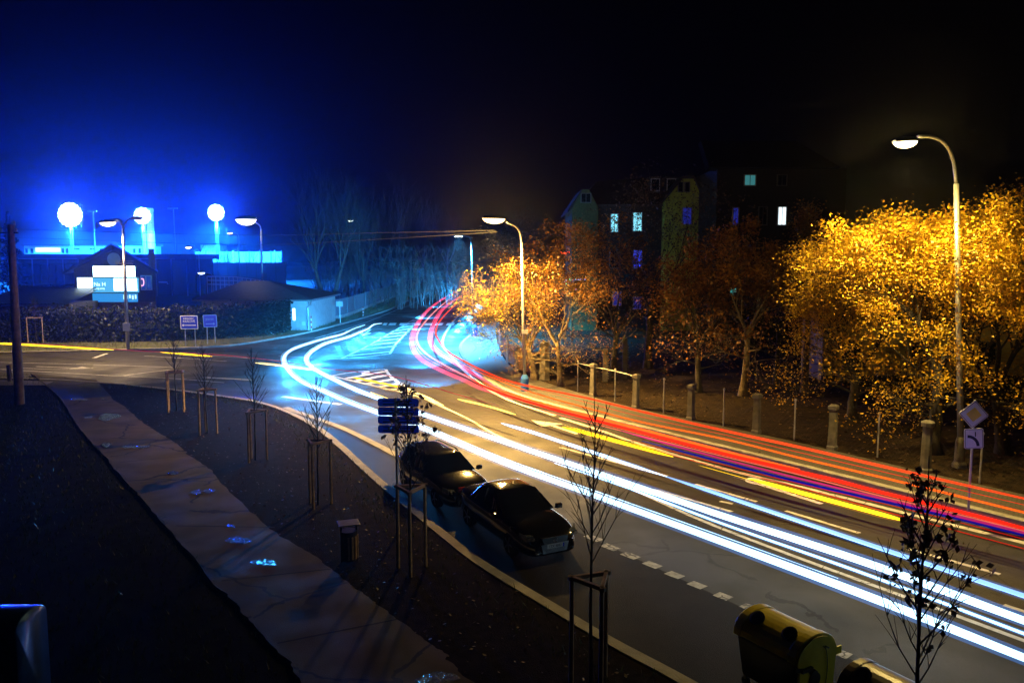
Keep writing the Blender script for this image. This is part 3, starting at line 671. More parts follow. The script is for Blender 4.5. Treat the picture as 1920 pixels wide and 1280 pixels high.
# twin lamp on the left
b = G(240, 654, .11); t = thing('street_lamp', 'twin-armed street lamp standing in front of the glowing shop', 'street lamp', b); Y = b.y
MB().tube(lamp_rel(b, [b, D(236, 560, Y), D(231, 428, Y)]), [.13, .11, .085], 10).build('pole', GALV, t, smooth=True)
for pts in ([(231, 430), (227, 418), (219, 411), (210, 411)], [(231, 430), (235, 418), (242, 411), (252, 409)]):
    MB().tube(lamp_rel(b, smooth_path([D(u, v, Y) for u, v in pts], 5)), .06, 8).build('arm', GALV, t, smooth=True)
hc = D(202, 418, Y) - b; lamp_head(t, hc, (-1, 0, -.1), GLOWT, 1.1, .34); point('lamp_light', t, hc + Vector((0, 0, -.5)), P_TWIN, C_TWIN, .2, 135, .4)
lamp_head(t, D(258, 409, Y) - b, (1, 0, -.1), GALV, .8, .2)
MB().box(D(237, 613, Y - .16) - b, (.5, .04, .55)).build('plate', SIGNW, t)
# hung decoration letters frame on the pole
fr = MB(); c = D(233, 494, Y - .12) - b
for k in range(15): fr.box(c + Vector(((k - 7) * .082, 0, random.uniform(-.05, .05))), (.05, .03, random.uniform(.10, .22)))
fr.box(c + Vector((0, 0, .17)), (1.3, .03, .03)); fr.box(c + Vector((0, 0, -.13)), (1.15, .03, .03))
fr.build('hanging_decoration', M('gold_trim', (.6, .5, .3), rough=.4), t)
# warm lamp
Y = 84; b = Vector((D(491, 560, Y).x, Y, .11)); t = thing('street_lamp', 'white-glowing street lamp behind the hip-roofed house', 'street lamp', b)
MB().tube(lamp_rel(b, [b, D(491, 480, Y), D(490, 430, Y)]), [.12, .1, .085], 10).build('pole', GALV, t, smooth=True)
MB().tube(lamp_rel(b, smooth_path([D(490, 431, Y), D(487, 423, Y), D(478, 417, Y)], 5)), .06, 8).build('arm', GALV, t, smooth=True)
hc = D(461, 412, Y - .3) - b; lamp_head(t, hc, (-1, -.2, 0), EM('lamp_glow_white', (1, .9, .8), 5), 2.1, .8); point('lamp_light', t, hc + Vector((0, 0, -.7)), P_WARM, C_WARM, .3, 160, .3)
# crosswalk lamp on a slim post with a thick blue foot
b = G(889, 630, .12); Y = b.y; t = thing('street_lamp', 'slim dark post with a blue foot beside the crosswalk', 'street lamp', b)
MB().lathe([(.30, 0), (.30, .75), (.2, .9), (.12, .95)], (0, 0, 0), 14).build('lamp_base', BLUEP, t)
MB().tube(lamp_rel(b, [b + Vector((0, 0, .8)), D(886, 540, Y), D(884, 450, Y)]), [.09, .08, .07], 10).build('pole', DARKM, t, smooth=True)
MB().tube(lamp_rel(b, [D(884, 451, Y), D(880, 444, Y), D(864, 441, Y)]), .05, 8).build('arm', DARKM, t, smooth=True)
hc = D(860, 442, Y) - b; MB().box(hc, (.9, .35, .12)).build('lamp_housing', DARKM, t, bevel=.02)
MB().box(hc + Vector((0, 0, -.075)), (.6, .24, .02)).build('lamp_glass', EM('led_glow', (.6, .85, 1), 30), t)
point('lamp_light', t, hc + Vector((0, 0, -.2)), P_CROSS, C_CROSS, .15, 140, .7)
# small far lamps
for (u, v, Y, lb, cl) in [(352, 465, 120, 'far street lamp over the end of the dark stand roof', (1, .75, .45)), (430, 438, 140, 'small far street lamp between the third floodlight and the warm lamp', (1, .75, .45)), (656, 415, 140, 'far street lamp glimpsed through the bare wood', (.9, 1, .8)), (376, 513, 105, 'low far lamp beside the white railing', (.7, .9, 1))]:
    p = D(u, v, Y); b = Vector((p.x + 1.6, Y, .1)); t = thing('street_lamp', lb, 'street lamp', b, 0, 'small far street lamps')
    MB().tube([(0, 0, 0), (0, 0, p.z - .4), (-.3, 0, p.z - .1), (-1.0, 0, p.z + .15 - .1)], [.08, .06, .05, .05], 6).build('pole', GALV, t)
    lamp_head(t, (-1.5, 0, p.z), (-1, 0, -.1), EM('far_lamp_glow', cl, 6), .95, .28)

# ------------------------------------------------------------------ stadium: floodlights, masts, stand, lit buildings
FLW = EM('floodlight_glow', (.6, .9, 1.0), 14)
grpF = 'floodlight masts of the stadium'
for (u, v, Y, nx, nz, s, lb, vb) in [(133, 403, 190, 5, 5, 1.15, 'leftmost and largest blue-white floodlight mast', 480), (268, 405, 196, 4, 4, 1.05, 'middle floodlight mast beside the white chimney', 480), (406, 399, 200, 4, 4, 1.0, 'third floodlight mast above the floodlit strip', 480)]:
    p = D(u, v, Y); b = Vector((p.x, Y, .1)); t = thing('floodlight_mast', lb, 'floodlight', b, 0, grpF)
    ms = MB(); H = p.z - .1
    for dx, dy in ((-.32, -.32), (.32, -.32), (0, .36)): ms.tube([(dx, dy, 0), (dx * .7, dy * .7, H)], .05, 5)
    for k in range(24):
        z = H * k / 24; z2 = H * (k + 1) / 24; ms.tube([(-.3, -.3, z), (.3, -.3, z2)], .025, 4); ms.tube([(-.3, -.3, z2), (.3, -.3, z2)], .025, 4)
    ms.build('mast', GREY, t)
    fr = MB()
    for k in range(nz): fr.box((0, 0, H + (k - (nz - 1) / 2) * s), (nx * s, .12, .1))
    for k in range(nx): fr.box(((k - (nx - 1) / 2) * s, 0, H), (.1, .1, nz * s))
    fr.build('lamp_frame', GREY, t)
    n_ = 4 if Y == 190 else 3
    for k in range(n_):
        for j in range(max(1, 6 * k)):
            an = 2 * math.pi * j / max(1, 6 * k) + k * .3; x_, z_ = k * .80 * math.cos(an), k * .80 * math.sin(an)
            o = MB().lathe([(.15, -.25), (.42, 0), (.44, .22), (.37, .27)], (0, 0, 0), 12).build('floodlight', FLW, t)
            o.location = (x_, -.25, H + z_); o.rotation_euler = (R(90), 0, 0)
    point('flood_light', t, (0, -1.6, H), P_FLOOD * (1.0 if u < 200 else .75), C_FLOOD, 2.0)
    sl = point('pitch_light', t, (0, -1.0, H - 2.6), P_PITCH, (.005, .13, 1.0), 1.0, 168.4, .015)
for (u, v, Y, lb) in [(174, 397, 185, 'thin unlit mast between the two left floodlights'), (325, 392, 175, 'unlit lattice mast right of the white chimney')]:
    p = D(u, v, Y); t = thing('unlit_mast', lb, 'mast', (p.x, Y, .1)); ms = MB(); H = p.z
    ms.tube([(0, 0, 0), (0, 0, H)], [.22, .12], 8)
    for k in range(26): ms.box((0, 0, H * .35 + k * H * .65 / 26), (.6, .06, .06))
    ms.build('mast', GALV, t); MB().box((-.5, 0, H), (1.3, .4, .35)).bx(.1, .9, -.2, .2, H - .1, H + .2).build('lamp_head', GALV, t)
t = thing('chimney', 'tall white floodlit chimney right of the middle floodlight', 'chimney', (D(284.5, 480, 205).x, 205, .1))
ch = D(284, 391, 205); MB().lathe([(.95, 0), (.85, ch.z - 1), (.95, ch.z - .9), (.95, ch.z - .3), (.8, ch.z)], (0, 0, 0), 14).build('shaft', WHITE, t, smooth=False)
MB().bx(-1.9, -1.15, -.3, .3, 0, ch.z * .9).build('duct', RENDER, t)

def wallbox(name, label, cat, u0, u1, vt, Y, dep, m, z0=0., vb=None):
    a, c = D(u0, vt, Y), D(u1, vt, Y); t = thing(name, label, cat, ((a.x + c.x) / 2, Y, 0))
    w = (c.x - a.x) / 2; H = a.z; MB().bx(-w, w, 0, dep, z0, H).build('wall', m, t); return t, w, H
t, w, H = wallbox('clubhouse', 'long white floodlit clubhouse with small windows behind the dark stand', 'building', 45, 272, 461, 222, 10, WHITE)
MB().bx(-w - .4, w + .4, -.5, 10.5, H, H + .35).build('roof', ROOFB, t)
for u in (50, 60, 118, 126, 142, 147, 171, 177, 190, 230, 252, 262):
    x = D(u, 470, 222).x - t.location.x; big = u not in (142, 147, 171, 177)
    f = MB().bx(x - .45, x + .45, -.06, .02, H - (2.1 if big else 1.1), H - .6).build('window', FRAMEW, t); MB().bx(x - .37, x + .37, -.08, -.055, H - (2.0 if big else 1.05), H - .68).build('pane', WINDK, f)
x = D(90, 470, 222).x - t.location.x; MB().bx(x - 3.4, x + 3.4, -.06, .02, H - 1.7, H - .5).build('lit_banner', EM('lit_banner_glow', (.7, .95, 1), 2.0), t)
# floodlit strip of pitch-side wall
t, w, H = wallbox('pitch_wall', 'low white pitch-side wall glaring under the floodlights', 'wall', 366, 528, 472, 225, .6, WHITE)
for k in range(9): MB().bx(-w + k * w * 2 / 8 - .12, -w + k * w * 2 / 8 + .12, -.25, -.01, 0, H + .4).build('wall_post', GREY, t)
t, w, H = wallbox('club_hut', 'small pale hut roof line above the floodlit strip', 'building', 376, 412, 459, 240, 6, WHITE)
MB().bx(-w - .4, w + .4, -.5, 6.5, H, H + .3).build('roof', ROOFB, t)
for u, v1, lb in [(437, 470, 'white goal post nearest the left end of the floodlit strip'), (515, 469, 'white goal post nearest the right end of the floodlit strip')]:
    p = D(u, v1, 205); tag(MB().tube([(p.x, 205, 0), (p.x, 205, p.z)], .13, 6).build('goal_post', WHITE), lb, 'goal post')
# dark stand with its long roof
t, w, H = wallbox('spectator_stand', 'long dark spectator stand with a flat sheet roof', 'stand', 28, 366, 486, 135, 8, DARKR)
MB().bx(-w - .3, w + .8, -1.6, 9, H, H + .85).build('roof', ROOFB, t)
for k in range(12): x = -w + 1 + k * (2 * w - 2) / 11; MB().bx(x - .08, x + .08, -1.3, -1.15, 0, H).build('post', GREY, t)
MB().bx(-w + .3, -w * .22, -.08, 0, H - 4.2, H - .8).build('glazed_front', WINDK, t)
MB().bx(-w - .3, -w * .25, -1.64, -1.605, H + .02, H + .16).build('gutter', GALV, t); MB().bx(w * .3, w * .82, -1.64, -1.605, H + .02, H + .16).build('gutter', GALV, t)
t, w, H = wallbox('dark_fence', 'dark boarded wall under the floodlit strip', 'wall', 372, 535, 492, 150, .3, CORR)
for k in range(10): MB().bx(-w + k * w / 4.5 - .08, -w + k * w / 4.5 + .08, -.1, -.005, 0, H + .15).build('post', GREY, t)
# low shed on the far left
A, B_ = D(-20, 537, 72), D(140, 537, 72); t = thing('low_shed', 'low shed with a sloping ribbed metal roof on the far left', 'building', ((A.x + B_.x) / 2, 70, 0)); w = (B_.x - A.x) / 2
zt, zb = D(60, 537, 76).z, D(60, 570, 70).z
MB().bx(-w, w, 1, 9, 0, zb).build('wall', BRICKB, t)
rf = MB()
nx = 44
rows = [[Vector((-w + 2 * w * k / nx, 0, zb)) + Vector((0, 0, .05 * (k % 2))) for k in range(nx + 1)], [Vector((-w + 2 * w * k / nx, 6.5, zt)) + Vector((0, 0, .05 * (k % 2))) for k in range(nx + 1)], [Vector((-w + 2 * w * k / nx, 6.6, zt - .2)) for k in range(nx + 1)], [Vector((-w + 2 * w * k / nx, .1, zb - .15)) for k in range(nx + 1)], [Vector((-w + 2 * w * k / nx, 0, zb)) + Vector((0, 0, .05 * (k % 2))) for k in range(nx + 1)]]
rf.grid(rows).build('roof', ROOFB, t); MB().bx(-w, w, -.12, -.005, zb - .2, zb - .06).build('gutter', GALV, t)
# shop with the glowing front
Y = 76; ax = D(217, 457, Y); L_, R_ = D(141, 560, Y), D(292, 560, Y); eL, eR = D(128, 512, Y), D(303, 506, Y)
t = thing('restaurant', 'gabled restaurant with a blazing blue-white front', 'building', (ax.x, Y, 0)); ox = ax.x
x0, x1 = L_.x - ox, R_.x - ox; za, ze = ax.z, (eL.z + eR.z) / 2
wl = MB().extr([(x0, 0, 0), (x1, 0, 0), (x1, 0, ze + .2), (0, 0, za - .35), (x0, 0, ze + .2)], (-3.3, 7.5, 0)); wl.build('wall', TIMBER, t)
MB().bx(x0 - .03, x1 + .03, -.05, -.004, 0, D(200, 572, Y).z + .35).build('plinth', BRICKB, t)
for s, e in ((-1, eL.x - ox), (1, eR.x - ox)):
    MB().extr([(0, -.9, za), (e, -.9, ze), (e, -.9, ze - .25), (0, -.9, za - .28)], (-3.9, 9, 0)).build('roof', M('restaurant_roof', (.03, .035, .05), rough=.6, var=.2, scale=3), t)
def shop(u0, u1, v0, v1, name, m, d0=-.1, d1=-.004, parent=None):
    a, c = D(u0, v0, Y), D(u1, v1, Y); return MB().bx(a.x - ox, c.x - ox, d0, d1, c.z, a.z).build(name, m, parent or t)
SHOPW = EM('sign_glow', (.62, .93, 1.0), 9); SHOPC = EM('banner_glow', (.10, .55, .95), .9); SHOPL = EM('lower_banner_glow', (.04, .38, .95), .75)
f = shop(144, 177, 519, 548, 'window', FRAMEW); shop(146, 175, 521, 546, 'pane', EM('lit_window_glow', (.75, .96, 1), 6), -.12, -.105, f)
f = shop(177, 258, 498, 519, 'illuminated_sign', DARKM, -.35, -.11); shop(178, 257, 499, 518.5, 'sign_face', SHOPW, -.40, -.355, f)
bn = shop(174, 261, 521, 548, 'upper_banner', SHOPC); shop(214, 258, 522, 545, 'lit_panel', SHOPW, -.125, -.105, bn)
bn2 = shop(174, 259, 550, 566, 'lower_banner', SHOPL); 
for k in range(5): shop(232 + k * 5.4, 235.5 + k * 5.4, 552.5 + (k % 2), 561 - (k % 3), 'picture_patch', EM('patch_glow', (.55, .95, .9), 1.4), -.115, -.105, bn2)
f = shop(264, 286, 516, 544, 'window', FRAMEW); shop(266, 274, 518, 542, 'pane', EM('dim_window_glow', (.02, .08, .5), .5), -.125, -.105, f); shop(275.5, 284.5, 518, 542, 'pane', EM('dim_window_glow', (.02, .08, .5), .5), -.125, -.105, f)
st = EM('candle_arch_glow', (1, .35, .5), 3)
a = D(268, 530, Y); arc = [Vector((D(268 + 3 * math.cos(q), 529 + 7 * math.sin(q), Y).x - ox, -.15, D(268, 529 + 7 * math.sin(q), Y).z)) for q in np.linspace(-2.2, 2.2, 9)]
MB().tube(arc, .035, 5).build('star_ornament', st, f)
c = D(214, 486, Y); o = MB().lathe([(.62, -.03), (.62, .03)], (0, 0, 0), 20).build('round_emblem', RENDER, t); o.location = (c.x - ox, -.06, c.z); o.rotation_euler = (R(90), 0, 0)
MB().bx(D(279, 480, Y).x - ox - .5, D(286, 480, Y).x - ox - .5, 1, 1.6, ze, D(283, 466, Y).z).build('chimney_stack', BRICKB, t)
MB().tube([(x1 + .4, -.1, D(0, 529, Y).z), (x1 + 1.2, -.1, D(0, 529, Y).z), (x1 + 1.25, -.1, D(0, 533, Y).z)], .06, 6).build('downpipe', GALV, t)
def text(s, parent, loc, size, m, rot=(R(90), 0, 0), name='lettering', align='CENTER', ext=.004, sx=1.0):
    c = bpy.data.curves.new(name, 'FONT'); c.body = s; c.size = size; c.align_x = align; c.align_y = 'CENTER'; c.extrude = ext
    o = bpy.data.objects.new(name, c); COL.objects.link(o)
    dg = bpy.context.evaluated_depsgraph_get(); me = bpy.data.meshes.new_from_object(o.evaluated_get(dg)); bpy.data.objects.remove(o)
    o = bpy.data.objects.new(name, me); me.materials.clear(); me.materials.append(m); COL.objects.link(o); o.parent = parent; o.location = loc; o.rotation_euler = rot; o.scale = (sx, 1, 1)
    return o
LETW = EM('letter_glow', (.6, .95, 1), 2.2)
text('Na H', bn, (D(188, 533, Y).x - ox, -.11, D(188, 533, Y).z), .52, LETW)
text('ping pong', bn, (D(188, 540.5, Y).x - ox, -.11, D(188, 540.5, Y).z), .24, LETW)

# hip-roofed house
Y = 70; t = thing('hip_roofed_house', 'low hip-roofed house with pale walls at the end of the hedge', 'house', (D(472, 600, Y).x, Y, 0)); ox = t.location.x
eL, eR = D(360, 563, Y), D(586, 561, Y); ap = D(495, 527, Y + 5); zt = eR.z; wl_, wr = D(375, 600, Y).x - ox, D(577, 600, Y).x - ox
MB().bx(wl_, wr, .6, 11, 0, zt - .05).build('wall', RENDER, t)
e0, e1 = eL.x - ox, eR.x - ox; rx = ap.x - ox
MB().add([(e0, 0, zt), (e1, 0, zt), (e1, 11.6, zt), (e0, 11.6, zt), (rx - 2.2, 5.8, ap.z), (rx + .2, 5.8, ap.z), (e0, 0, zt - .18), (e1, 0, zt - .18), (e1, 11.6, zt - .18), (e0, 11.6, zt - .18)],
  [(0, 1, 5, 4), (1, 2, 5), (2, 3, 4, 5), (3, 0, 4), (6, 7, 1, 0), (7, 8, 2, 1), (8, 9, 3, 2), (9, 6, 0, 3), (6, 9, 8, 7)]).build('roof', M('house_roof_sheet', (.16, .17, .20), rough=.55, var=.15, scale=3), t)
MB().tube([(e0, -.05, zt - .1), (e1, -.05, zt - .1)], .08, 8).build('gutter', GALV, t)
MB().tube([(e1 - .1, -.05, zt - .15), (e1 - .3, .3, zt - .5), (D(575, 600, Y).x - ox, .52, zt - .7), (D(575, 600, Y).x - ox, .52, .05)], .06, 8).build('downpipe', GALV, t)
f = MB().bx(D(545, 590, Y).x - ox, D(551, 590, Y).x - ox, .52, .597, D(0, 602, Y).z, D(0, 578, Y).z).build('window', FRAMEW, t)
MB().bx(D(546, 590, Y).x - ox, D(550.4, 590, Y).x - ox, .50, .518, D(0, 601, Y).z, D(0, 579, Y).z).build('pane', EM('house_window_glow', (.6, .9, 1), 5), f)
MB().bx(D(562, 590, Y).x - ox, D(569, 590, Y).x - ox, .55, .597, D(0, 611, Y).z, D(0, 604, Y).z).build('air_vent', FRAMEW, t)

# corrugated fence running up the road
fp = [G(577, 603), G(628, 600), G(665, 589), G(700, 574), G(745, 556), G(790, 536), G(817, 525.5), G(838, 518)]
t = thing('corrugated_fence', 'tall corrugated panel fence with a pale footing along the far road', 'fence')
cor, foot = MB(), MB(); q = smooth_path(fp, 6)
acc = []
for i in range(len(q) - 1):
    n = max(1, int((q[i + 1] - q[i]).length / .35)); acc += [q[i].lerp(q[i + 1], k / n) for k in range(n)]
acc.append(q[-1]); nn = offset_path(acc, .05)
zz = [p if i % 2 else r for i, (p, r) in enumerate(zip(acc, nn))]
cor.grid([[p + Vector((0, 0, .3)) for p in zz], [p + Vector((0, 0, 2.15)) for p in zz]]).build('panels', CORR, t)
fo = offset_path(q, -.12); fi = offset_path(q, .12)
foot.grid([[p for p in fo], [p + Vector((0, 0, .42)) for p in fo], [p + Vector((0, 0, .42)) for p in fi], [p for p in fi]]).build('footing', RENDER, t)
for i in range(0, len(q), 3): MB().tube([q[i] + Vector((.06, -.1, 0)), q[i] + Vector((.06, -.1, 2.3))], .05, 6).build('post', GREY, t)

# ------------------------------------------------------------------ buildings on the right
def window(t, x, y, z, w, h, m, n=2, d=1):
    fm = FRAMEK if m is WINDK else FRAMEG
    f = MB().bx(x - w / 2 - .07, x + w / 2 + .07, y - .06, y - .002, z - h / 2 - .07, z + h / 2 + .07).build('window', fm, t)
    for k in range(n):
        a = x - w / 2 + w * k / n + .03; c = x - w / 2 + w * (k + 1) / n - .03
        MB().bx(a, c, y - .09, y - .063, z - h / 2, z + h / 2).build('pane', m, f)
    return f
WWHITE = EM('white_curtain_glow', (.8, .95, 1), 1.6); WCYAN = EM('cyan_curtain_glow', (.25, .8, 1), 1.3); WBLUE = EM('blue_curtain_glow', (.05, .08, 1), .9); WDIM = EM('dim_cyan_glow', (.06, .3, .32), .55); WDB = EM('dim_blue_glow', (.02, .03, .4), .5)
Y = 70; g = D(1290, 331, Y); t = thing('gabled_house', 'green gabled house with lit blue windows behind the dark trees', 'house', (g.x, Y, 0)); ox = g.x
xl, xr = D(1246, 380, Y).x - ox, D(1316, 380, Y).x - ox; ze = D(1316, 373, Y).z
MB().extr([(xl, 0, 0), (xr, 0, 0), (xr, 0, ze), (.55, 0, g.z - .2), (-.55, 0, g.z - .2), (xl, 0, ze)], (0, 12, 0)).build('wall', GREENR, t)
for s, e in ((-1, xl), (1, xr)): MB().extr([(s * .5, -.4, g.z), (e + s * .35, -.4, ze - .3), (e + s * .35, -.4, ze - .52), (s * .5, -.4, g.z - .22)], (0, 12.5, 0)).build('roof', ROOF, t)
MB().bx(-.5, .5, -.4, 12.1, g.z - .2, g.z + .02).build('ridge', ROOF, t)
window(t, D(1276, 351, Y).x - ox, 0, D(0, 351, Y).z, .36, .75, WINDK, 1); window(t, D(1288, 351, Y).x - ox, 0, D(0, 351, Y).z, .36, .75, WINDK, 1)
window(t, D(1288, 405, Y).x - ox, 0, D(0, 405, Y).z, .75, 1.35, WDB, 2)
a0, a1 = D(1088, 400, Y + 1).x - ox, xl - .02; zm = D(0, 380, Y).z
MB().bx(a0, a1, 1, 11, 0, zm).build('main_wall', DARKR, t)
MB().add([(a0 - .4, .6, zm - .1), (a1, .6, zm - .1), (a1, 6, D(0, 333, Y + 6).z), (a0 + 2, 6, D(0, 340, Y + 6).z), (a0 - .4, 11.4, zm - .1), (a1, 11.4, zm - .1), (a0 - .4, .6, zm - .3), (a1, .6, zm - .3)], [(0, 1, 2, 3), (3, 2, 5, 4), (0, 3, 4), (6, 7, 1, 0)]).build('main_roof', ROOF, t)
for u in (1227, 1257): 
    p = D(u, 347, Y + 3.0); f = MB().bx(p.x - ox - .5, p.x - ox + .5, 2.6, 5, p.z - .75, p.z + .7).build('dormer', DARKR, t); MB().bx(p.x - ox - .42, p.x - ox + .42, 2.54, 2.597, p.z - .6, p.z + .55).build('dormer_frame', FRAMEG, f); MB().bx(p.x - ox - .33, p.x - ox + .33, 2.51, 2.537, p.z - .5, p.z + .45).build('dormer_pane', WINDK, f)
g2 = D(1103, 355, Y); x2l, x2r = D(1073, 390, Y).x - ox, D(1122, 390, Y).x - ox; c2 = (x2l + x2r) / 2
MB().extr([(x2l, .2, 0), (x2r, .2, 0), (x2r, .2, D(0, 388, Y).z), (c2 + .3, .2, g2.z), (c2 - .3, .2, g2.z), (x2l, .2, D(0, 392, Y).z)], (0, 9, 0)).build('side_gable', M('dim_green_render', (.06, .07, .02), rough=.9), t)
MB().extr([(c2 - .3, -.1, g2.z + .05), (x2l - .4, -.1, D(0, 395, Y).z), (x2l - .4, -.1, D(0, 399, Y).z), (c2 - .3, -.1, g2.z - .15)], (0, 9.5, 0)).build('gable_roof', ROOF, t)
window(t, D(1099, 371, Y).x - ox, .2, D(0, 371, Y).z, .8, .7, WINDK, 2)
for (u, v, wd, h, m, n) in [(1152, 418, .62, 1.5, WCYAN, 2), (1195, 416, .75, 1.55, WCYAN, 2), (1195, 486, .8, 1.5, WBLUE, 2), (1152, 486, .8, 1.5, WINDK, 2), (1157, 560, .7, 1.1, WDB, 2), (1195, 568, .7, 1.0, WDB, 2)]:
    window(t, D(u, v, Y + 1).x - ox, 1, D(0, v, Y + 1).z, wd, h, m, n)
# dark tenement
Y = 64; t = thing('dark_tenement', 'tall dark tenement with one bright white window', 'building', (D(1440, 500, Y).x, Y, 0)); ox = t.location.x
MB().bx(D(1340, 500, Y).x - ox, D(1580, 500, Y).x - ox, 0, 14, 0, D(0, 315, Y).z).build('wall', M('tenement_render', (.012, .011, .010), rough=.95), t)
MB().extr([(D(1335, 0, Y).x - ox, -.5, D(0, 315, Y).z), (D(1585, 0, Y).x - ox, -.5, D(0, 315, Y).z), (D(1560, 0, Y).x - ox, 7, D(0, 240, Y).z), (D(1360, 0, Y).x - ox, 7, D(0, 240, Y).z)], (0, 1, -.2)).build('roof', M('tenement_roof', (.01, .009, .009), rough=1, spec=0), t)
for (u, v, wd, h, m) in [(1406, 338, .85, .75, WDIM), (1466, 405, .62, 1.35, WWHITE), (1379, 406, .4, 1.3, WDB), (1283, 546, .0, .0, None), (1375, 547, .5, .5, EM('teal_glow', (.1, .75, .7), .7)), (1520, 405, .62, 1.35, WINDK), (1430, 405, .62, 1.35, WINDK), (1466, 338, .7, .75, WINDK)]:
    if m: window(t, D(u, v, Y).x - ox, 0, D(0, v, Y).z, wd, h, m, 2)
# low ochre house behind the golden trees
Y = 41; t = thing('ochre_house', 'low ochre house wall behind the golden trees', 'house', (D(1760, 640, Y).x, Y, 0)); ox = t.location.x
a0, a1 = D(1543, 640, Y).x - ox, D(2150, 640, Y).x - ox; zt = D(0, 588, Y).z
MB().bx(a0, a1, 0, 3, 0, zt).build('wall', OCHRE, t)
MB().bx(a0 - .02, a1 + .02, -.06, -.003, 0, .45).build('plinth', DARKR, t)
MB().extr([(a0 - .5, -.7, zt - .1), (a0 - .5, 1.6, zt + 1.2), (a0 - .5, 3.7, zt - .1), (a0 - .5, 3.7, zt - .35), (a0 - .5, 1.6, zt + .95), (a0 - .5, -.7, zt - .35)], (a1 - a0 + 1, 0, 0)).build('roof', ROOF, t)
for u in (1596, 1725, 1850): window(t, D(u, 650, Y).x - ox, 0, D(0, 662, Y).z, .9, 1.1, WINDK, 2)
t = thing('garden_railing', 'thin horizontal bar railing in front of the ochre house', 'fence', (0, 0, 0)); Y = 38.5
for v in (688, 705, 716): MB().tube([D(1545, v, Y), D(1700, v, Y)], .025, 6).build('rail', DARKM, t)
for u in (1545, 1580, 1612, 1645, 1678, 1700): MB().tube([Vector((D(u, 700, Y).x, Y, .1)), D(u, 686, Y)], .03, 6).build('post', DARKM, t)
# far decorations seen through the trees
p = D(1074, 527, 58); t = thing('light_ornament', 'blue-green fairy light tangle glimpsed through the yellow tree', 'decoration', (p.x, 58, p.z))
for i in range(14):
    a = Vector((random.gauss(0, .45), random.gauss(0, .1), random.gauss(0, .22))); MB().tube([a, a + Vector((random.gauss(0, .25), 0, random.gauss(0, .16)))], .025, 5).build('light_string', EM('fairy_glow', random.choice([(.1, .3, 1), (.5, .9, 1), (.1, .8, .3)]), 3), t)
MB().tube([(0, 0, -p.z + .1), (0, 0, .3)], .03, 6).build('pole', DARKM, t)
p = D(1059, 475, 60); t = thing('neon_sign', 'small red neon glow seen through the trees right of the lamp', 'sign', (p.x, 60, p.z))
for i in range(3): MB().tube([(-.32 + i * .25, 0, random.uniform(-.1, .1)), (-.15 + i * .25, 0, random.uniform(-.1, .1))], .06, 6).build('neon_tube', EM('neon_glow', (1, .06, .01), 4), t)
MB().tube([(0, .05, -p.z + .1), (0, .05, .2)], .04, 6).build('pole', DARKM, t)

# ------------------------------------------------------------------ park fence along the right pavement
t = thing('park_fence', 'wire mesh fence with concrete and thin steel posts along the right pavement', 'fence')
thick = [(1112, 742, 1.5), (1192, 765, 1.45), (1295, 787, 1.4), (1418, 812, 1.45), (1560, 842, 1.5), (1735, 885, 1.55), (1960, 938, 1.5)]
for u, v, h in thick:
    p = G(u, v, .12); MB().lathe([(.20, 0), (.20, .1), (.165, .14), (.14, h - .18), (.19, h - .14), (.2, h - .03), (.13, h + .02)], p, 4 if u != 1735 else 8).build('concrete_post', POST, t)
thin = [(1083, 733), (1153, 752), (1244, 775), (1356, 799), (1489, 825), (1645, 857), (1837, 905)]
for u, v in thin:
    p = G(u, v, .12); MB().tube([p, p + Vector((0, 0, 1.4))], .028, 8).ball(p + Vector((0, 0, 1.43)), .05).build('steel_post', GALV, t)
allp = sorted([G(u, v, .12) for u, v, _ in thick] + [G(u, v, .12) for u, v in thin], key=lambda p: p.x)
MB().tube([p + Vector((0, 0, 1.36)) for p in allp[:4]], .022, 6).build('top_rail', GALV, t)
net = MB()
for a, c in zip(allp[:-1], allp[1:]):
    L = (c - a).length; k = int(L / .16)
    for j in range(k):
        f0 = j / k
        for sg in (1, -1):
            f1 = f0 + sg * 1.2 / L; z0, z1 = .05, 1.25
            if f1 > 1: z1 = z0 + (1.2) * (1 - f0) / (f1 - f0); f1 = 1
            if f1 < 0: z1 = z0 + (1.2) * f0 / (f0 - f1); f1 = 0
            net.tube([a.lerp(c, f0) + Vector((0, 0, z0)), a.lerp(c, f1) + Vector((0, 0, z1))], .003, 3, cap=False)
net.build('wire_mesh', DARKM, t)
# wooden fence at the bend
t = thing('wooden_fence', 'brown board fence with stone posts at the bend', 'fence')
wp = [(1021, 712, 2.0, .26), (1006, 706, 1.35, .20), (971, 694, 1.35, .18), (952, 680, 1.4, .12), (943, 664, 1.5, .12), (935, 645, 1.6, .12)]
for u, v, h, r in wp:
    p = G(u, v, .12); MB().lathe([(r * 1.1, 0), (r, .1), (r, h - .06), (r * .7, h)], p, 4).build('post', POST, t)
for (a, c) in zip(wp[1:-1], wp[2:]):
    A, C_ = G(a[0], a[1], .12), G(c[0], c[1], .12); n = 12
    mbf = MB()
    for k in range(n):
        p0, p1 = A.lerp(C_, (k + .06) / n), A.lerp(C_, (k + .94) / n); mbf.bar(p0 + Vector((0, 0, .66)), p1 + Vector((0, 0, .66)), .025, 1.15)
    mbf.build('board_panel', WOODF, t)
# two tall carved planks in the park
for (u, v, vt, Y, lb) in [(1135, 725, 657, 41, 'pale weathered post behind the fence, left of the striped one'), (1172, 725, 637, 42, 'tall pale plank with a striped edge behind the park fence')]:
    a = D(u, vt, Y); mbp = MB().box((0, 0, a.z / 2), (.26, .1, a.z)); 
    for k in range(10): mbp.box((.14, -.06, a.z - .35 - k * .13), (.12, .03, .05), Euler((0, R(35), 0)).to_matrix())
    o = mbp.build('carved_post', POST); o.location = (a.x, Y, .1); tag(o, lb, 'post')

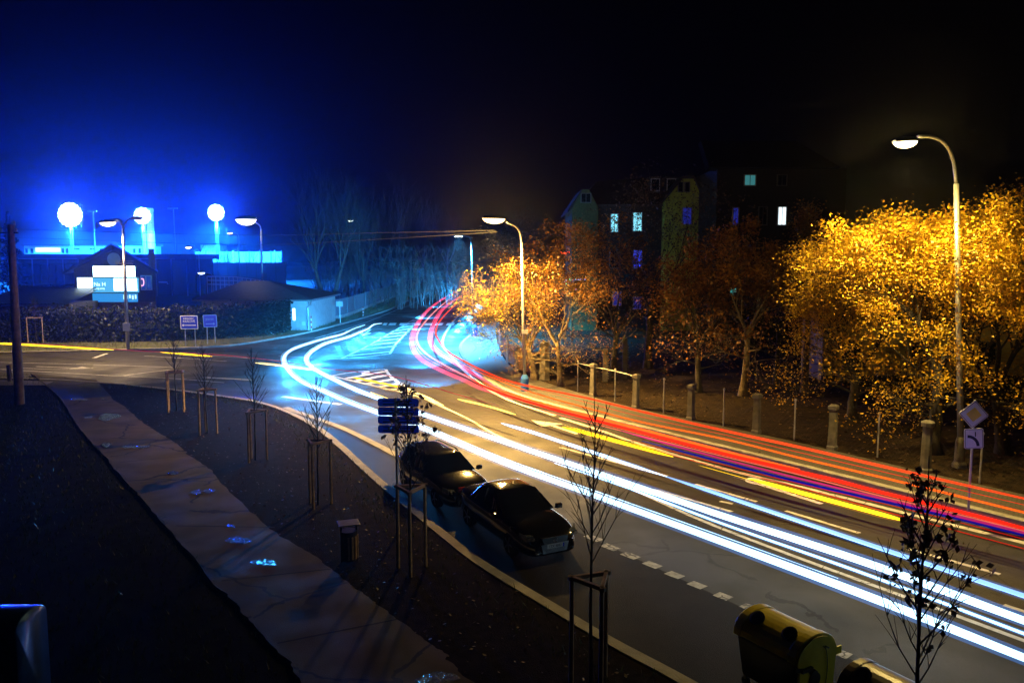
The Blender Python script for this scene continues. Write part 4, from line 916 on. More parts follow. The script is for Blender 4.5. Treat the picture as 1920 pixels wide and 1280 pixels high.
# ------------------------------------------------------------------ road signs
def rrect(w, h, r, n=4):
    P = []
    for cx, cy, a0 in ((w / 2 - r, h / 2 - r, 0), (-w / 2 + r, h / 2 - r, 90), (-w / 2 + r, -h / 2 + r, 180), (w / 2 - r, -h / 2 + r, 270)):
        for k in range(n + 1): a = R(a0 + 90 * k / n); P.append((cx + r * math.cos(a), cy + r * math.sin(a)))
    return P
def plate(P, y0, y1): return MB().extr([(x, y0, z) for x, z in P], (0, y1 - y0, 0))
# direction signs across the road
for (u, vm, vb, w, h, txt, right, lb, roll, lm, emis) in [(357.5, 604, 649, 1.36, .98, ('HRADEC', 'KRÁLOVÉ'), False, 'blue direction sign with a white frame reading HRADEC KRÁLOVÉ and a left arrow', 1.0, SIGNW, 0), (396.5, 601.5, 645, 1.08, .92, ('JESENÍK',), True, 'dimmer blue direction sign reading JESENÍK with a right arrow', 2.2, M('dim_blue_letters', (.12, .28, .75), rough=.4, var=.03), 0)]:
    b = G(u, vb, .11); Y = b.y; c = D(u, vm, Y); t = thing('direction_sign', lb, 'road sign', b, R(-8), 'blue direction signs before the hedge'); zc = c.z - .11
    fw = w * 1500 / Y / 1500 * Y
    bd = plate(rrect(w, h, .06), -.02, 0).build('sign_panel', lm, t); fc = plate(rrect(w - .11, h - .11, .04), -.028, -.0205).build('sign_face', SIGNB, bd)
    bd.location = (0, -.06, zc); bd.rotation_euler = (0, R(-roll), 0)
    for i, s in enumerate(txt): text(s, bd, (0, -.035, .26 - i * .2 if len(txt) > 1 else .12), .215 if len(txt) > 1 else .20, lm)
    ar = MB(); k = 1 if right else -1; L = w * .38 if not right else w * .32
    ar.bx(-L, L - .06, -.036, -.03, -.235, -.185); ar.extr([(L + .04, -.036, -.21), (L - .1, -.036, -.11), (L - .1, -.036, -.31)], (0, .006, 0))
    a = ar.build('arrow', lm, bd); a.rotation_euler = (0, 0 if right else R(180), 0); a.location = (0, 0, 0 if right else -.42)
    for s in (-1, 1): MB().tube([(s * w * .29, 0, 0), (s * w * .27, 0, zc + .2)], .035, 8).build('leg', GALV, t)
# panel signs seen from behind
b = G(747, 1001, .10); Y = b.y; t = thing('direction_sign', 'backs of four stacked blue direction panels on one pole by the estate car', 'road sign', b, R(-4))
zt, zb = D(743, 747, Y).z - .1, D(743, 813, Y).z - .1; hh = (zt - zb) / 4; w = .95
MB().tube([(0, 0, 0), (-.02, 0, zt + .02)], .032, 10).build('pole', GALV, t)
for k in range(4):
    pn = plate(rrect(w, hh - .012, .05), .04, .055).build('sign_panel', SIGNBK, t); pn.location = (.03, 0, zt - hh * (k + .5))
    MB().bx(-w / 2 + .12, w / 2 - .14, .015, .038, -.05, -.02).bx(-w / 2 + .12, w / 2 - .14, .015, .038, .03, .05).build('rail', DARKM, pn)
    MB().bx(-.07, .03, -.045, .038, -.03, .03).build('clamp', GREY, pn)
# priority road signs
b = G(1815, 962, .125); Y = b.y; t = thing('priority_road_sign', 'yellow and white diamond sign over a square plate with a bending thick line', 'road sign', b)
MB().tube([(0, 0, 0), (0, 0, D(1812, 752, Y).z - .1)], .03, 10).build('pole', GALV, t)
c = D(1812, 776, Y); s = .50
dm = plate(rrect(s, s, .04), -.075, -.06).build('diamond_plate', SIGNW, t); dm.location = (-.04, 0, c.z - .12); dm.rotation_euler = (0, R(45 + 4), R(-8))
plate([(x * 1.0, z) for x, z in rrect(s - .03, s - .03, .035)], -.079, -.0755).build('dark_border', SIGNK, dm); plate(rrect(s - .055, s - .055, .03), -.083, -.0795).build('white_field', SIGNW, dm); plate(rrect(s * .52, s * .52, .02), -.087, -.0835).build('yellow_field', SIGNY, dm)
c = D(1815, 821, Y)
sq = plate(rrect(.44, .50, .04), -.075, -.06).build('square_plate', SIGNW, t); sq.location = (0, 0, c.z - .12); sq.rotation_euler = (0, R(-4), R(-8))
plate(rrect(.41, .47, .03), -.079, -.0755).build('dark_border', SIGNK, sq); plate(rrect(.385, .445, .025), -.083, -.0795).build('white_field', SIGNW, sq)
cv = [Vector((-.15 + .24 * math.sin(q), -.086, -.19 + .25 * math.cos(q))) for q in np.linspace(0, math.pi / 2, 9)]
sy = MB(); 
for i in range(8): sy.bar(cv[i], cv[i + 1], .055, .005, up=(0, -1, 0)) if False else sy.extr([cv[i] + (cv[i] - Vector((-.15, -.086, -.19))).normalized() * .035, cv[i + 1] + (cv[i + 1] - Vector((-.15, -.086, -.19))).normalized() * .035, cv[i + 1] - (cv[i + 1] - Vector((-.15, -.086, -.19))).normalized() * .035, cv[i] - (cv[i] - Vector((-.15, -.086, -.19))).normalized() * .035], (0, .002, 0))
sy.bx(.02, .045, -.0865, -.0840, .05, .17).build('route_symbol', SIGNK, sq)
# small signs along the far road
b = G(638, 605, .11); Y = b.y; t = thing('small_sign', 'small square sign on a post at the corrugated fence corner', 'road sign', b)
MB().tube([(0, 0, 0), (-.03, 0, D(637, 564, Y).z - .1)], .04, 8).build('pole', GALV, t); c = D(637, 568.5, Y); MB().bx(-.35, .30, -.07, -.045, c.z - .42, c.z + .08).build('sign_panel', RENDER, t)
b = G(747, 560, .11); Y = b.y; t = thing('yield_sign', 'triangular sign seen from behind on the far verge', 'road sign', b)
MB().tube([(0, 0, 0), (0, 0, D(747, 527, Y).z)], .05, 8).build('pole', GALV, t); c = D(749, 528, Y); MB().extr([(-.6, -.07, c.z + .3), (.6, -.07, c.z + .3), (0, -.07, c.z - .75)], (0, .03, 0)).build('triangle_plate', RENDER, t); MB().bx(-.35, .35, -.07, -.045, c.z - 1.5, c.z - .85).build('sub_plate', RENDER, t)
b = G(785, 543, .11); Y = b.y; t = thing('panel_sign', 'pair of tall panel signs on two posts on the far verge', 'road sign', b)
c0, c1 = D(785, 504.5, Y).z, D(785, 521, Y).z
for x in (-.65, .75): MB().tube([(x * .3, 0, 0), (x * .3, 0, c0)], .05, 8).build('leg', GALV, t); MB().bx(x - .45, x + .4, -.09, -.055, c1, c0).build('sign_panel', RENDER, t)
for (u, v, vt, lb) in [(584, 620, 592, 'red and white marker post before the hip-roofed house'), (681, 592, 575, 'red and white marker post on the verge before the corrugated fence')]:
    b = G(u, v, .11); H = D(u, vt, b.y).z - .11; t = thing('marker_post', lb, 'marker post', b, 0, 'red and white marker posts')
    for k in range(6): MB().tube([(0, 0, H * k / 6), (0, 0, H * (k + 1) / 6)], .05, 8).build('post_band', REDP if k % 2 else SIGNW, t)
b = G(512, 627, .11); o = MB().tube([(0, 0, 0), (-.22, 0, 1.35)], .035, 8).build('leaning_post', SIGNW); o.location = b; tag(o, 'thin white post leaning in front of the hedge', 'post')
b = G(18, 714, .13); o = MB().box((0, 0, .42), (.16, .16, .84)).build('bollard', POST, bevel=.015); o.location = b; tag(o, 'short pale stone bollard left of the wooden pole', 'bollard')
# white railing
t = thing('white_railing', 'white railing sloping down behind the hip-roofed house', 'railing'); Y = 92
for o_ in (0, .45, .9): MB().tube([D(388, 518, Y) + Vector((0, 0, -o_)), D(440, 519, Y) + Vector((0, 0, -o_)), D(495, 526, Y) + Vector((0, 0, -o_))], .05, 6).build('rail', WHITE, t)
for k in range(14): 
    p = D(388 + k * 8.2, 518 + max(0, (k - 6)) * 1.05, Y); MB().tube([Vector((p.x, Y, .1)), p], .045, 6).build('post', WHITE, t)

# ------------------------------------------------------------------ wooden pole with wires
b = G(37, 757, .09); Y = b.y; t = thing('wooden_pole', 'dark wooden utility pole at the left edge', 'utility pole', b)
tp = D(20, 421, Y) - b; MB().tube([(0, 0, 0), tp * .5, tp], [.20, .17, .13], 14).build('pole', WOODP, t, smooth=True)
MB().bar(tp + Vector((-.5, 0, -.35)), tp + Vector((.3, 0, -.35)), .07, .07).bar(tp + Vector((-.45, 0, -.75)), tp + Vector((.1, 0, -.65)), .05, .05).build('crossarm', DARKM, t)
for x, z in ((-.42, -.25), (.22, -.25), (.16, .06)): MB().lathe([(.03, -.1), (.06, -.04), (.05, 0), (.06, .05), (.02, .1)], tp + Vector((x, 0, z)), 8).build('insulator', M('porcelain', (.4, .25, .15), rough=.3), t)
for k in (.25, .5, .8): MB().lathe([(.19 - .06 * k, -.02), (.19 - .06 * k, .02)], tp * k, 12).build('metal_band', GALV, t)
tw = b + tp
for i, (dz, mid, end, lb) in enumerate([(-.2, (480, 441, 50), (690, 437, 62), 'upper overhead wire from the wooden pole across to the amber lamp'), (-.55, (480, 459, 50), (700, 449, 60), 'lower overhead wire from the wooden pole across to the amber lamp')]):
    A = tw + Vector((.2, 0, dz)); E = D(930 + i * 4, 432 + i * 3, 39.2); p = [A]
    sag = [(D(*mid)), (D(*end))]
    pp = smooth_path([A, D(mid[0], mid[1], 36.5), D(end[0], end[1], 38), E], 10)
    tag(MB().tube(pp, .012, 5).build('overhead_wire', GREY), lb, 'wire', 'overhead wires')

# ------------------------------------------------------------------ parked cars
def car(label, base, heading, estate=False):
    t = thing('parked_car', label, 'car', base, heading, 'black cars in the parking bay'); t.scale = (.8, .8, .8)
    Lf, Lr = 2.38, -2.38
    xs = [-2.38, -2.33, -2.15, -1.75, -1.35, -.9, -.3, .3, .85, 1.25, 1.6, 1.95, 2.2, 2.33, 2.38]
    def interp(x, K):
        for (a, b_), (c, d) in zip(K[:-1], K[1:]):
            if x <= c: return b_ + (d - b_) * (x - a) / (c - a)
        return K[-1][1]
    top = [(-2.38, .80), (-2.3, 1.0), (-1.9, 1.03), (-1.3, 1.0), (.6, .97), (1.0, .98), (1.5, .93), (2.0, .84), (2.28, .72), (2.38, .60)]
    wid = [(-2.38, .66), (-2.25, .80), (-1.8, .89), (-.8, .91), (.8, .91), (1.6, .89), (2.05, .83), (2.28, .70), (2.38, .60)]
    bot = [(-2.38, .36), (-2.25, .22), (-1.8, .15), (1.9, .14), (2.25, .15), (2.38, .24)]
    body = MB(); rows = []
    for x in xs:
        w, zt, zb = interp(x, wid), interp(x, top), interp(x, bot); h = zt - zb
        half = [(0, zb), (w * .7, zb), (w * .96, zb + h * .12), (w, zb + h * .4), (w * .99, zb + h * .62), (w * .965, zb + h * .82), (w * .90, zb + h * .96), (w * .6, zt + .02), (0, zt + .045)]
        ring = [Vector((x, y, z)) for y, z in half] + [Vector((x, -y, z)) for y, z in reversed(half[1:-1])]
        rows.append(ring)
    body.grid(rows, closed=True); n = len(rows[0]); body.f.append(tuple(range(n))); body.f.append(tuple((len(rows) - 1) * n + k for k in reversed(range(n))))
    body.build('body', BLACKP, t, smooth=True, sub=2)
    # greenhouse
    rb = -2.28 if estate else -1.72; rt = -1.95 if estate else -.95
    def ring(f, z, wbase, wtop):
        fx = 1.12 + (.18 - 1.12) * f; bx_ = rb + (rt - rb) * f; w = wbase + (wtop - wbase) * f; P = []
        N = 9
        for k in range(N): a = k / (N - 1) * 2 - 1; P.append(Vector((fx - .20 * (1 - .5 * f) * abs(a) ** 2.2, a * w * .96, z)))
        for k in range(1, 6): P.append(Vector((fx - .22 + (bx_ + .14 - fx + .22) * k / 6, w, z)))
        for k in range(N): a = 1 - k / (N - 1) * 2; P.append(Vector((bx_ + .14 * abs(a) ** 2.2, a * w * .95, z)))
        for k in range(1, 6): P.append(Vector((bx_ + .14 + (fx - .22 - bx_ - .14) * k / 6, -w, z)))
        return P
    gl = MB(); fs = [0, .35, .7, .92]; zs = [.96, 1.13, 1.31, 1.40]
    gl.grid([ring(f, z, .80, .60) for f, z in zip(fs, zs)], closed=True).build('windows', GLASSD, t, smooth=True)
    rfm = MB(); rws = [ring(.92, 1.40, .805, .605), ring(1.0, 1.435, .80, .57)]
    c0 = ring(1.0, 1.435, .80, .57); cx = sum((p.x for p in c0)) / len(c0)
    for s, dz in ((.8, .035), (.5, .05), (.01, .058)): rws.append([Vector((cx + (p.x - cx) * s, p.y * s, 1.435 + dz - .02)) for p in c0])
    rfm.grid(rws, closed=True).build('roof', BLACKP, t, smooth=True)
    for s in (-1, 1):      # pillars
        r0, r1 = ring(0, .97, .81, .61), ring(.95, 1.41, .81, .61)
        for k in ((8, 11, 14) if s > 0 else (0, 25, 23)):
            k = min(k, len(r0) - 1); MB().bar(r0[k], r1[k], .06, .03).build('pillar', BLACKP, t)
        if estate:
            MB().tube([(-1.75, s * .56, 1.45), (-1.6, s * .57, 1.50), (-.2, s * .58, 1.515), (.15, s * .56, 1.46)], .018, 8).build('roof_rail', CHROME, t, smooth=True)
        mr = MB().box((.88, s * 1.0, 1.0), (.12, .2, .14)).bar((.88, s * .86, .96), (.88, s * .95, .98), .05).build('mirror', BLACKP, t, bevel=.03)
        MB().box((.815, s * 1.0, 1.0), (.01, .16, .1)).build('mirror_glass', CHROME, mr)
        for x in (-1.38, 1.38):
            wh = MB().lathe([(.20, -.11), (.30, -.11), (.325, -.07), (.325, .07), (.30, .11), (.20, .11)], (0, 0, 0), 24).build('wheel', RUBBER, t, smooth=False); wh.location = (x, s * .79, .325); wh.rotation_euler = (R(90), 0, 0)
            rm = MB().lathe([(.20, -.09), (.21, .105 if s < 0 else -.105), (.05, .08)], (0, 0, 0), 16)
            for q in range(5):
                a = q * 2 * math.pi / 5; rm.box((.12 * math.cos(a), .12 * math.sin(a), -.10 * s), (.2, .05, .03), Matrix.Rotation(a, 3, 'Z'))
            rm.build('rim', GALV, wh)
        # headlight
        hl_ = MB(); pts = [(2.17, .56 * s, .745), (2.12, .76 * s, .77), (1.95, .835 * s, .80), (1.99, .85 * s, .70), (2.18, .78 * s, .62), (2.27, .57 * s, .62)]
        hd = hl_.extr([Vector(p) + Vector((.035, .012 * s, .01)) for p in pts], (-.08, 0, 0)).build('headlight', M('headlight_glass', (.10, .11, .13), rough=.06, spec=.8), t)
        for yy, xx in ((.62, 2.285), (.74, 2.235)): 
            L2 = MB().lathe([(.02, 0), (.05, .005), (.058, .02), (.045, .03)], (0, 0, 0), 12).build('lamp_reflector', CHROME, hd); L2.location = (xx, s * yy, .685); L2.rotation_euler = (0, R(90), 0)
        MB().box((-2.30, s * .62, .86), (.08, .34, .16)).build('tail_light', M('tail_glass', (.25, .01, .01), rough=.1), t, bevel=.03)
    MB().extr([(2.385, -.40, .70), (2.385, .40, .70), (2.42, .35, .55), (2.42, -.35, .55)], (-.10, 0, 0)).build('grille', PLASB, t)
    MB().tube([(2.37, -.42, .715), (2.395, 0, .722), (2.37, .42, .715)], .009, 6).build('chrome_strip', CHROME, t)
    em = MB(); c = Vector((2.428, 0, .635)); rr = .062
    em.tube([c + Vector((0, rr * math.cos(q), rr * math.sin(q))) for q in np.linspace(0, 2 * math.pi, 25)], .007, 6)
    for pth in ([(-.028, .054), (0, .006), (.028, .054)], [(-.055, .02), (-.028, -.05), (0, -.004), (.028, -.05), (.055, .02)]): em.tube([c + Vector((0, a, b_)) for a, b_ in pth], .006, 5)
    em.build('emblem', CHROME, t)
    MB().extr([(2.395, -.42, .53), (2.395, .42, .53), (2.40, .36, .30), (2.40, -.36, .30)], (-.08, 0, 0)).build('lower_bumper', M('bumper_silver', (.5, .52, .55), rough=.3, metal=.5) if not estate else PLASB, t)
    gr = MB()
    for k in range(4): gr.bx(2.40, 2.408, -.31 + k * .01, .31 - k * .01, .40 - k * .028, .408 - k * .028)
    gr.build('air_intake', PLASB, t)
    if not estate:
        pt = MB().box((2.425, 0, .475), (.012, .52, .112)).build('number_plate', PLATE, t)
        MB().bx(2.4315, 2.433, .215, .258, .422, .528).build('plate_band', SIGNB, pt)
        # viewed from ahead the plate reads from the car's right to its left
        o = text('1TX 4882', pt, (2.4335, -.02, .474), .105, SIGNK, (R(90), 0, R(90)), 'plate_lettering', ext=.0006, sx=.92)
    else:
        MB().tube([(-1.4, .1, 1.47), (-1.62, .1, 1.95)], .006, 5).build('aerial', DARKM, t)
        MB().box((2.425, 0, .475), (.012, .52, .112)).build('number_plate', PLATE, t)
    return t
# heading along the kerb, facing right and towards the camera
kA, kB = G(820, 990), G(1148, 1204); kd = (kB - kA).normalized(); hd = math.atan2(kd.y, kd.x); kn = Vector((-kd.y, kd.x, 0))
fr = G(1046, 1050); car('black saloon parked nearest, its front lit blue', fr - kd * 1.85 + kn * .02, hd - R(4))
car('black estate car with roof rails parked behind the saloon', fr - kd * 5.78 + kn * .08, hd - R(2), True)

# ------------------------------------------------------------------ containers, bin, cabinet
def container(base, heading, m, label, sz=1.0):
    t = thing('waste_container', label, 'container', base, heading); t.scale = (.8, .8, .8)
    L, Dp, H = 1.36 * sz, 1.0 * sz, 1.0 * sz
    bd = MB(); 
    bd.add([(-L * .44, -Dp * .42, .22), (L * .44, -Dp * .42, .22), (L * .44, Dp * .42, .22), (-L * .44, Dp * .42, .22), (-L / 2, -Dp / 2, H), (L / 2, -Dp / 2, H), (L / 2, Dp / 2, H), (-L / 2, Dp / 2, H)], [(3, 2, 1, 0), (4, 5, 6, 7), (0, 1, 5, 4), (1, 2, 6, 5), (2, 3, 7, 6), (3, 0, 4, 7)])
    bd.build('body', m if m is not YELP else PLASB, t, bevel=.04)
    # roll lid: an arch over the short side
    arch = [(Dp * .54 * math.cos(q), H + .02 + .42 * sz * math.sin(q) ** .8 if math.sin(q) > 0 else H + .02) for q in np.linspace(0, math.pi, 15)]
    lid = MB().extr([(-L * .5, y, z) for y, z in arch], (L, 0, 0)); lid.build('lid', m, t, bevel=.035, smooth=False)
    ar2 = [(y * 1.03, H + .0 + (z - H) * 1.04) for y, z in arch]
    for x0, x1 in ((-L * .53, -L * .40), (L * .40, L * .53)): MB().extr([(x0, y, z) for y, z in ar2], (x1 - x0, 0, 0)).build('lid_rim', m, t, bevel=.015)
    for x in (-L * .28, L * .27):
        o = MB().lathe([(.15, 0), (.15, .03), (.12, .035), (.11, .02)], (0, 0, 0), 18).build('throw_hole', PLASB, t); q = R(122); o.location = (x, Dp * .54 * math.cos(q), H + .02 + .42 * sz * math.sin(q) ** .8 - .005); o.rotation_euler = (R(36), 0, 0)
    if m is YELP:
        # the end shield with its cut-out and hinge arm
        sh = [(Dp * .53 * math.cos(q), H + .02 + .40 * sz * math.sin(q)) for q in np.linspace(0, math.pi, 13)]
        sh += [(-Dp * .50, H - .03), (-Dp * .12, H - .12), (Dp * .02, H - .22), (Dp * .06, H - .40), (Dp * .02, H - .62), (Dp * .44, H - .72), (Dp * .50, H - .1)]
        MB().extr([(L * .535, y, z) for y, z in sh], (.03, 0, 0)).build('end_shield', YELP, t)
        MB().extr([(L * .505, y, z) for y, z in [(-Dp * .44, H - .16), (-Dp * .2, H - .2), (-Dp * .1, H - .34), (-Dp * .1, H - .55), (-Dp * .36, H - .62), (-Dp * .44, H - .4)]], (.05, 0, 0)).build('hinge_cover', YELP, t)
        hgr = MB().lathe([(.17, 0), (.17, .03), (.10, .04)], (0, 0, 0), 20).build('pivot_disc', PLASB, t); hgr.location = (L * .53, -Dp * .02, H - .36); hgr.rotation_euler = (0, R(90), 0)
        MB().bx(L * .56, L * .60, -Dp * .46, -Dp * .18, H - .12, H - .06).build('lift_arm', PLASB, t)
        MB().box((L * .575, Dp * .22, H + .19), (.02, .10, .025), Euler((R(-30), 0, 0)).to_matrix()).build('latch', PLASB, t)
        MB().bx(L * .54, L * .56, Dp * .5, Dp * .66, H - .04, H + .1).build('handle', YELP, t)
        cv = MB().tube([(L * .568, Dp * (.12 + .14 * math.sin(q)), H - .2 + .42 * math.cos(q)) for q in np.linspace(0, math.pi * .8, 10)], .008, 5); cv.build('seam', PLASB, t)
    for x in (-L * .4, L * .4):
        for y in (-Dp * .36, Dp * .36):
            w_ = MB().lathe([(.09, -.025), (.1, 0), (.09, .025)], (0, 0, 0), 14).build('caster', RUBBER, t); w_.location = (x, y, .1); w_.rotation_euler = (R(90), 0, 0)
            MB().box((x, y, .19), (.05, .08, .09)).build('caster_fork', GALV, t)
    return t
cb = Vector((D(1462, 1215, 11.3).x, 11.3, 0.0)); cb = D(1468, 1225, 11.4); cb.z = 0
container(cb, hd, YELP, 'yellow recycling container with a rolled lid in the parking bay')
cb2 = D(1672, 1300, 9.9); cb2.z = 0
container(cb2, hd, M('brown_plastic', (.10, .075, .045), rough=.3), 'dark rounded container right of the yellow one', .93)
# litter bin
b = G(655, 1052, .10); Y = b.y; t = thing('litter_bin', 'dark litter bin with pale wooden slats and a flat lid', 'bin', b, R(20)); t.scale = (.8, .8, .8)
MB().lathe([(.19, .05), (.22, .85)], (0, 0, 0), 16).build('body', DARKM, t)
for k in range(9):
    a = -R(100) + k * R(25); MB().box((.235 * math.cos(a), .235 * math.sin(a), .42), (.03, .05, .6), Matrix.Rotation(a, 3, 'Z')).build('slat', M('bin_slat', (.42, .30, .10), rough=.6) if k in (4, 5, 6) else STAKE, t)
MB().box((0, 0, 1.05), (.56, .5, .03)).build('lid', GALV, t, bevel=.01)
for s in (-1, 1): MB().bx(s * .2 - .02, s * .2 + .02, -.02, .02, 0, 1.04).build('leg', DARKM, t)
# glossy cabinet at the left edge
b = G(10, 1335, .09); p0, p1 = D(-120, 1160, 10.2), D(58, 1141, 10.2)
t = thing('utility_cabinet', 'dark rounded cabinet at the left edge with a painted blue sheen', 'cabinet', (p0.x, 10.2, .09)); L = p1.x - p0.x; H = p1.z - .09
prof = [(-.35, 0), (-.35, H - .16)] + [(.35 * math.cos(q), H - .16 + .16 * math.sin(q)) for q in np.linspace(math.pi * .96, .04 * math.pi, 14)] + [(.35, H - .16), (.35, 0)]
cm = MB(); cm.grid([[(0, y, z) for y, z in prof], [(L * .5, y, z) for y, z in prof], [(L - .02, y, z) for y, z in prof], [(L, y * .97, z - .012) for y, z in prof]]); cm.f.append(tuple(range(3 * len(prof), 4 * len(prof)))); cm.f.append(tuple(reversed(range(len(prof)))))
cm.build('casing', M('blue_sheen_paint', (.03, .12, .42), rough=.32, metal=.6, coat=.3), t, smooth=True)  # blue sheen of the dark casing put into its base colour
MB().bx(.1, L - .08, -.37, -.352, .1, H - .25).build('door', M('dark_blue_door', (.012, .04, .13), rough=.3), t)
MB().bx(L - .2, L - .17, -.40, -.372, H * .45, H * .6).build('handle', GALV, t)

# ------------------------------------------------------------------ light trails: glowing streaks at the height of car lamps
GT = {'w': 'white headlight trails', 'r': 'red tail-light trails', 'y': 'yellow indicator trails'}
def TRM(col, st, clear=True):
    if not clear: st *= 1.75
    m = EM('trail_glow', col, st); nt = m.node_tree; b = nt.nodes['Principled BSDF']
    tc = nt.nodes.new('ShaderNodeTexCoord'); n = nt.nodes.new('ShaderNodeTexNoise'); n.inputs['Scale'].default_value = .22; n.inputs['Detail'].default_value = 3
    nt.links.new(tc.outputs['Object'], n.inputs['Vector'])
    mr = nt.nodes.new('ShaderNodeMapRange'); mr.inputs[1].default_value = .3; mr.inputs[2].default_value = .7; mr.inputs[3].default_value = st * .40; mr.inputs[4].default_value = st * .72
    nt.links.new(n.outputs['Fac'], mr.inputs[0]); e = nt.nodes.new('ShaderNodeEmission'); e.inputs[0].default_value = tuple(col) + (1,); nt.links.new(mr.outputs[0], e.inputs[1])
    tr = nt.nodes.new('ShaderNodeBsdfTransparent'); ad = nt.nodes.new('ShaderNodeAddShader'); nt.links.new(e.outputs[0], ad.inputs[0]); nt.links.new(tr.outputs[0], ad.inputs[1])
    nt.nodes.remove(b); nt.links.new((ad if clear else e).outputs[0], nt.nodes['Material Output'].inputs[0]); return m
def trail(kind, label, pts, z, r, col, st, flat=.8, taper=True):
    P = smooth_path([G(u, v, z) for u, v in pts], 10)
    n = len(P); rad = [r] * n
    if taper:
        for i in range(n): rad[i] = r * min(1, .25 + 6 * min(i, n - 1 - i) / n)
    mb = MB().tube(P, rad, 8, flat=flat)
    if r > .028 and n > 12:          # finer strands running along the main one
        rs = random.Random(len(label))
        for k in range(3):
            i0 = rs.randint(0, n // 3); i1 = rs.randint(n // 2, n - 1); of = rs.choice((-1, 1)) * r * rs.uniform(1.15, 1.9); dz = r * rs.uniform(-.5, 1.2)
            Q = [q_ + Vector((0, 0, dz)) for q_ in offset_path(P, of)][i0:i1]
            if len(Q) > 4: mb.tube(Q, [r * rs.uniform(.08, .2) * min(1, .2 + 5 * min(i, len(Q) - 1 - i) / len(Q)) for i in range(len(Q))], 5)
    o = mb.build('light_trail', TRM(col, st, kind == 'w' or 'pink' in label), smooth=True)
    if r > .028:                     # added glow sheath standing in for halo and fringe round the trail
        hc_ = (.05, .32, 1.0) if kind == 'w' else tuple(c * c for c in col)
        MB().tube(P, [x * 1.9 for x in rad], 10, flat=flat).build('glow_sheath', TRM(hc_, min(st, 2.2) * (.11 if kind == 'w' else .10)), o, smooth=True)
    return tag(o, label, 'light trail', GT[kind])
WT, BT = (.50, .82, 1.0), (.22, .55, 1.0)
trail('w', 'lower broad white trail sweeping round the bend and down to the lower right', [(684, 609), (664, 616), (640, 627), (612, 634), (587, 641), (550, 654), (535, 665), (532, 676), (536, 687), (550, 704), (570, 718), (594, 728), (642, 749), (703, 772), (781, 798), (941, 865), (1120, 930), (1340, 1010), (1630, 1118), (1920, 1232), (2300, 1385), (3400, 1800)], .62, .085, WT, 2.1)
trail('w', 'upper broad white trail sweeping round the bend beside the lower one', [(716, 606), (702, 608), (690, 616), (672, 624), (653, 632), (614, 643), (590, 655), (577, 667), (575, 676), (580, 684), (593, 694), (622, 709), (664, 729), (719, 750), (781, 772), (941, 826), (1120, 886), (1340, 961), (1630, 1056), (1920, 1162), (2300, 1300), (3400, 1690)], .62, .085, WT, 2.1)
def headlamps(pts, k, aim, p, cone=30, col=C_HEAD):
    q = smooth_path([G(u, v, .66) for u, v in pts], 12); n = len(q)
    for i in range(k):
        A = q[int(i * (n - 1) / k)]; dd = (q[min(n - 1, int(i * (n - 1) / k) + 3)] - A).normalized()
        o = point('headlamp_light', None, A + Vector((0, 0, .05)), P_HEAD * p, col, .15, cone, 1.0); B_ = A + dd * aim + Vector((0, 0, -.75)); o.rotation_euler = (B_ - A).to_track_quat('-Z', 'Y').to_euler()
headlamps([(684, 609), (640, 627), (587, 641), (550, 654), (536, 664)], 12, 8, .35, 44)
headlamps([(533, 672), (550, 704), (594, 728), (650, 752)], 7, 2.2, .06, 24)
headlamps([(575, 676), (593, 694), (664, 729)], 6, 2.2, .06, 24)
headlamps([(716, 606), (653, 632), (600, 650), (583, 662)], 10, 9, .42, 44)
headlamps([(2600, 1190), (1920, 1005), (1500, 896), (1203, 816)], 6, 16, .10, 56, (.01, .10, 1.0))
headlamps([(812, 705), (778, 655), (776, 628), (795, 590), (828, 562), (863, 542)], 8, 18, 6.0, 100)
headlamps([(900, 560), (870, 590), (838, 618)], 6, 6, 3.0, 14)
trail('w', 'thin blue-white trail between the two broad white trails', [(1040, 868), (1180, 915), (1340, 976), (1630, 1078), (1920, 1187), (2300, 1330)], .62, .03, (.35, .7, 1.0), 2.2)
trail('w', 'short white trail starting in the middle of the amber road and turning pale blue', [(940, 793), (1000, 811), (1120, 851), (1250, 893)], .6, .045, (.45, .75, 1), 2.4)
trail('w', 'faint pale blue trail continuing to the right edge above the broad ones', [(1250, 893), (1400, 943), (1630, 1020), (1920, 1116), (2300, 1240)], .6, .05, (.22, .48, 1.0), 1.3)
RT, PK, OR_, YL = (1.0, .016, .006), (1.0, .06, .14), (1.0, .11, .01), (1.0, .66, .01)
trail('r', 'left pink-red trail curving down from the far road', [(868, 540), (847, 551), (828, 562), (808, 577), (795, 590), (780, 612), (773, 634), (777, 656), (793, 675), (828, 694), (872, 713), (905, 729), (960, 748)], .8, .125, PK, .95, .5)
trail('r', 'pale pink thin trail inside the left pink-red one', [(866, 547), (840, 563), (815, 584), (790, 612), (781, 630), (785, 648), (800, 664), (829, 682), (872, 704), (915, 726), (980, 752)], .7, .045, (1, .32, .30), 1.1, .6)
trail('r', 'right pink-red trail curving down from the far road', [(878, 547), (862, 557), (850, 564), (829, 582), (813, 610), (807, 636), (815, 655), (839, 672), (867, 688), (900, 707), (945, 733)], .8, .125, PK, .95, .5)
trail('r', 'thin orange-red trail nearest the pavement corner', [(880, 552), (850, 575), (826, 600), (817, 622), (824, 640), (841, 660), (872, 678), (900, 692), (961, 716), (1106, 747), (1203, 771), (1364, 808), (1500, 838), (1700, 884), (1920, 934), (2300, 1020)], .85, .04, (1.0, .06, .012), 1.5)
trail('r', 'second orange trail turning red along the right pavement', [(867, 683), (912, 703), (987, 732), (1106, 766), (1203, 791), (1364, 824), (1500, 858), (1677, 900), (1920, 960), (2300, 1052)], .8, .03, (1.0, .12, .01), 1.6)
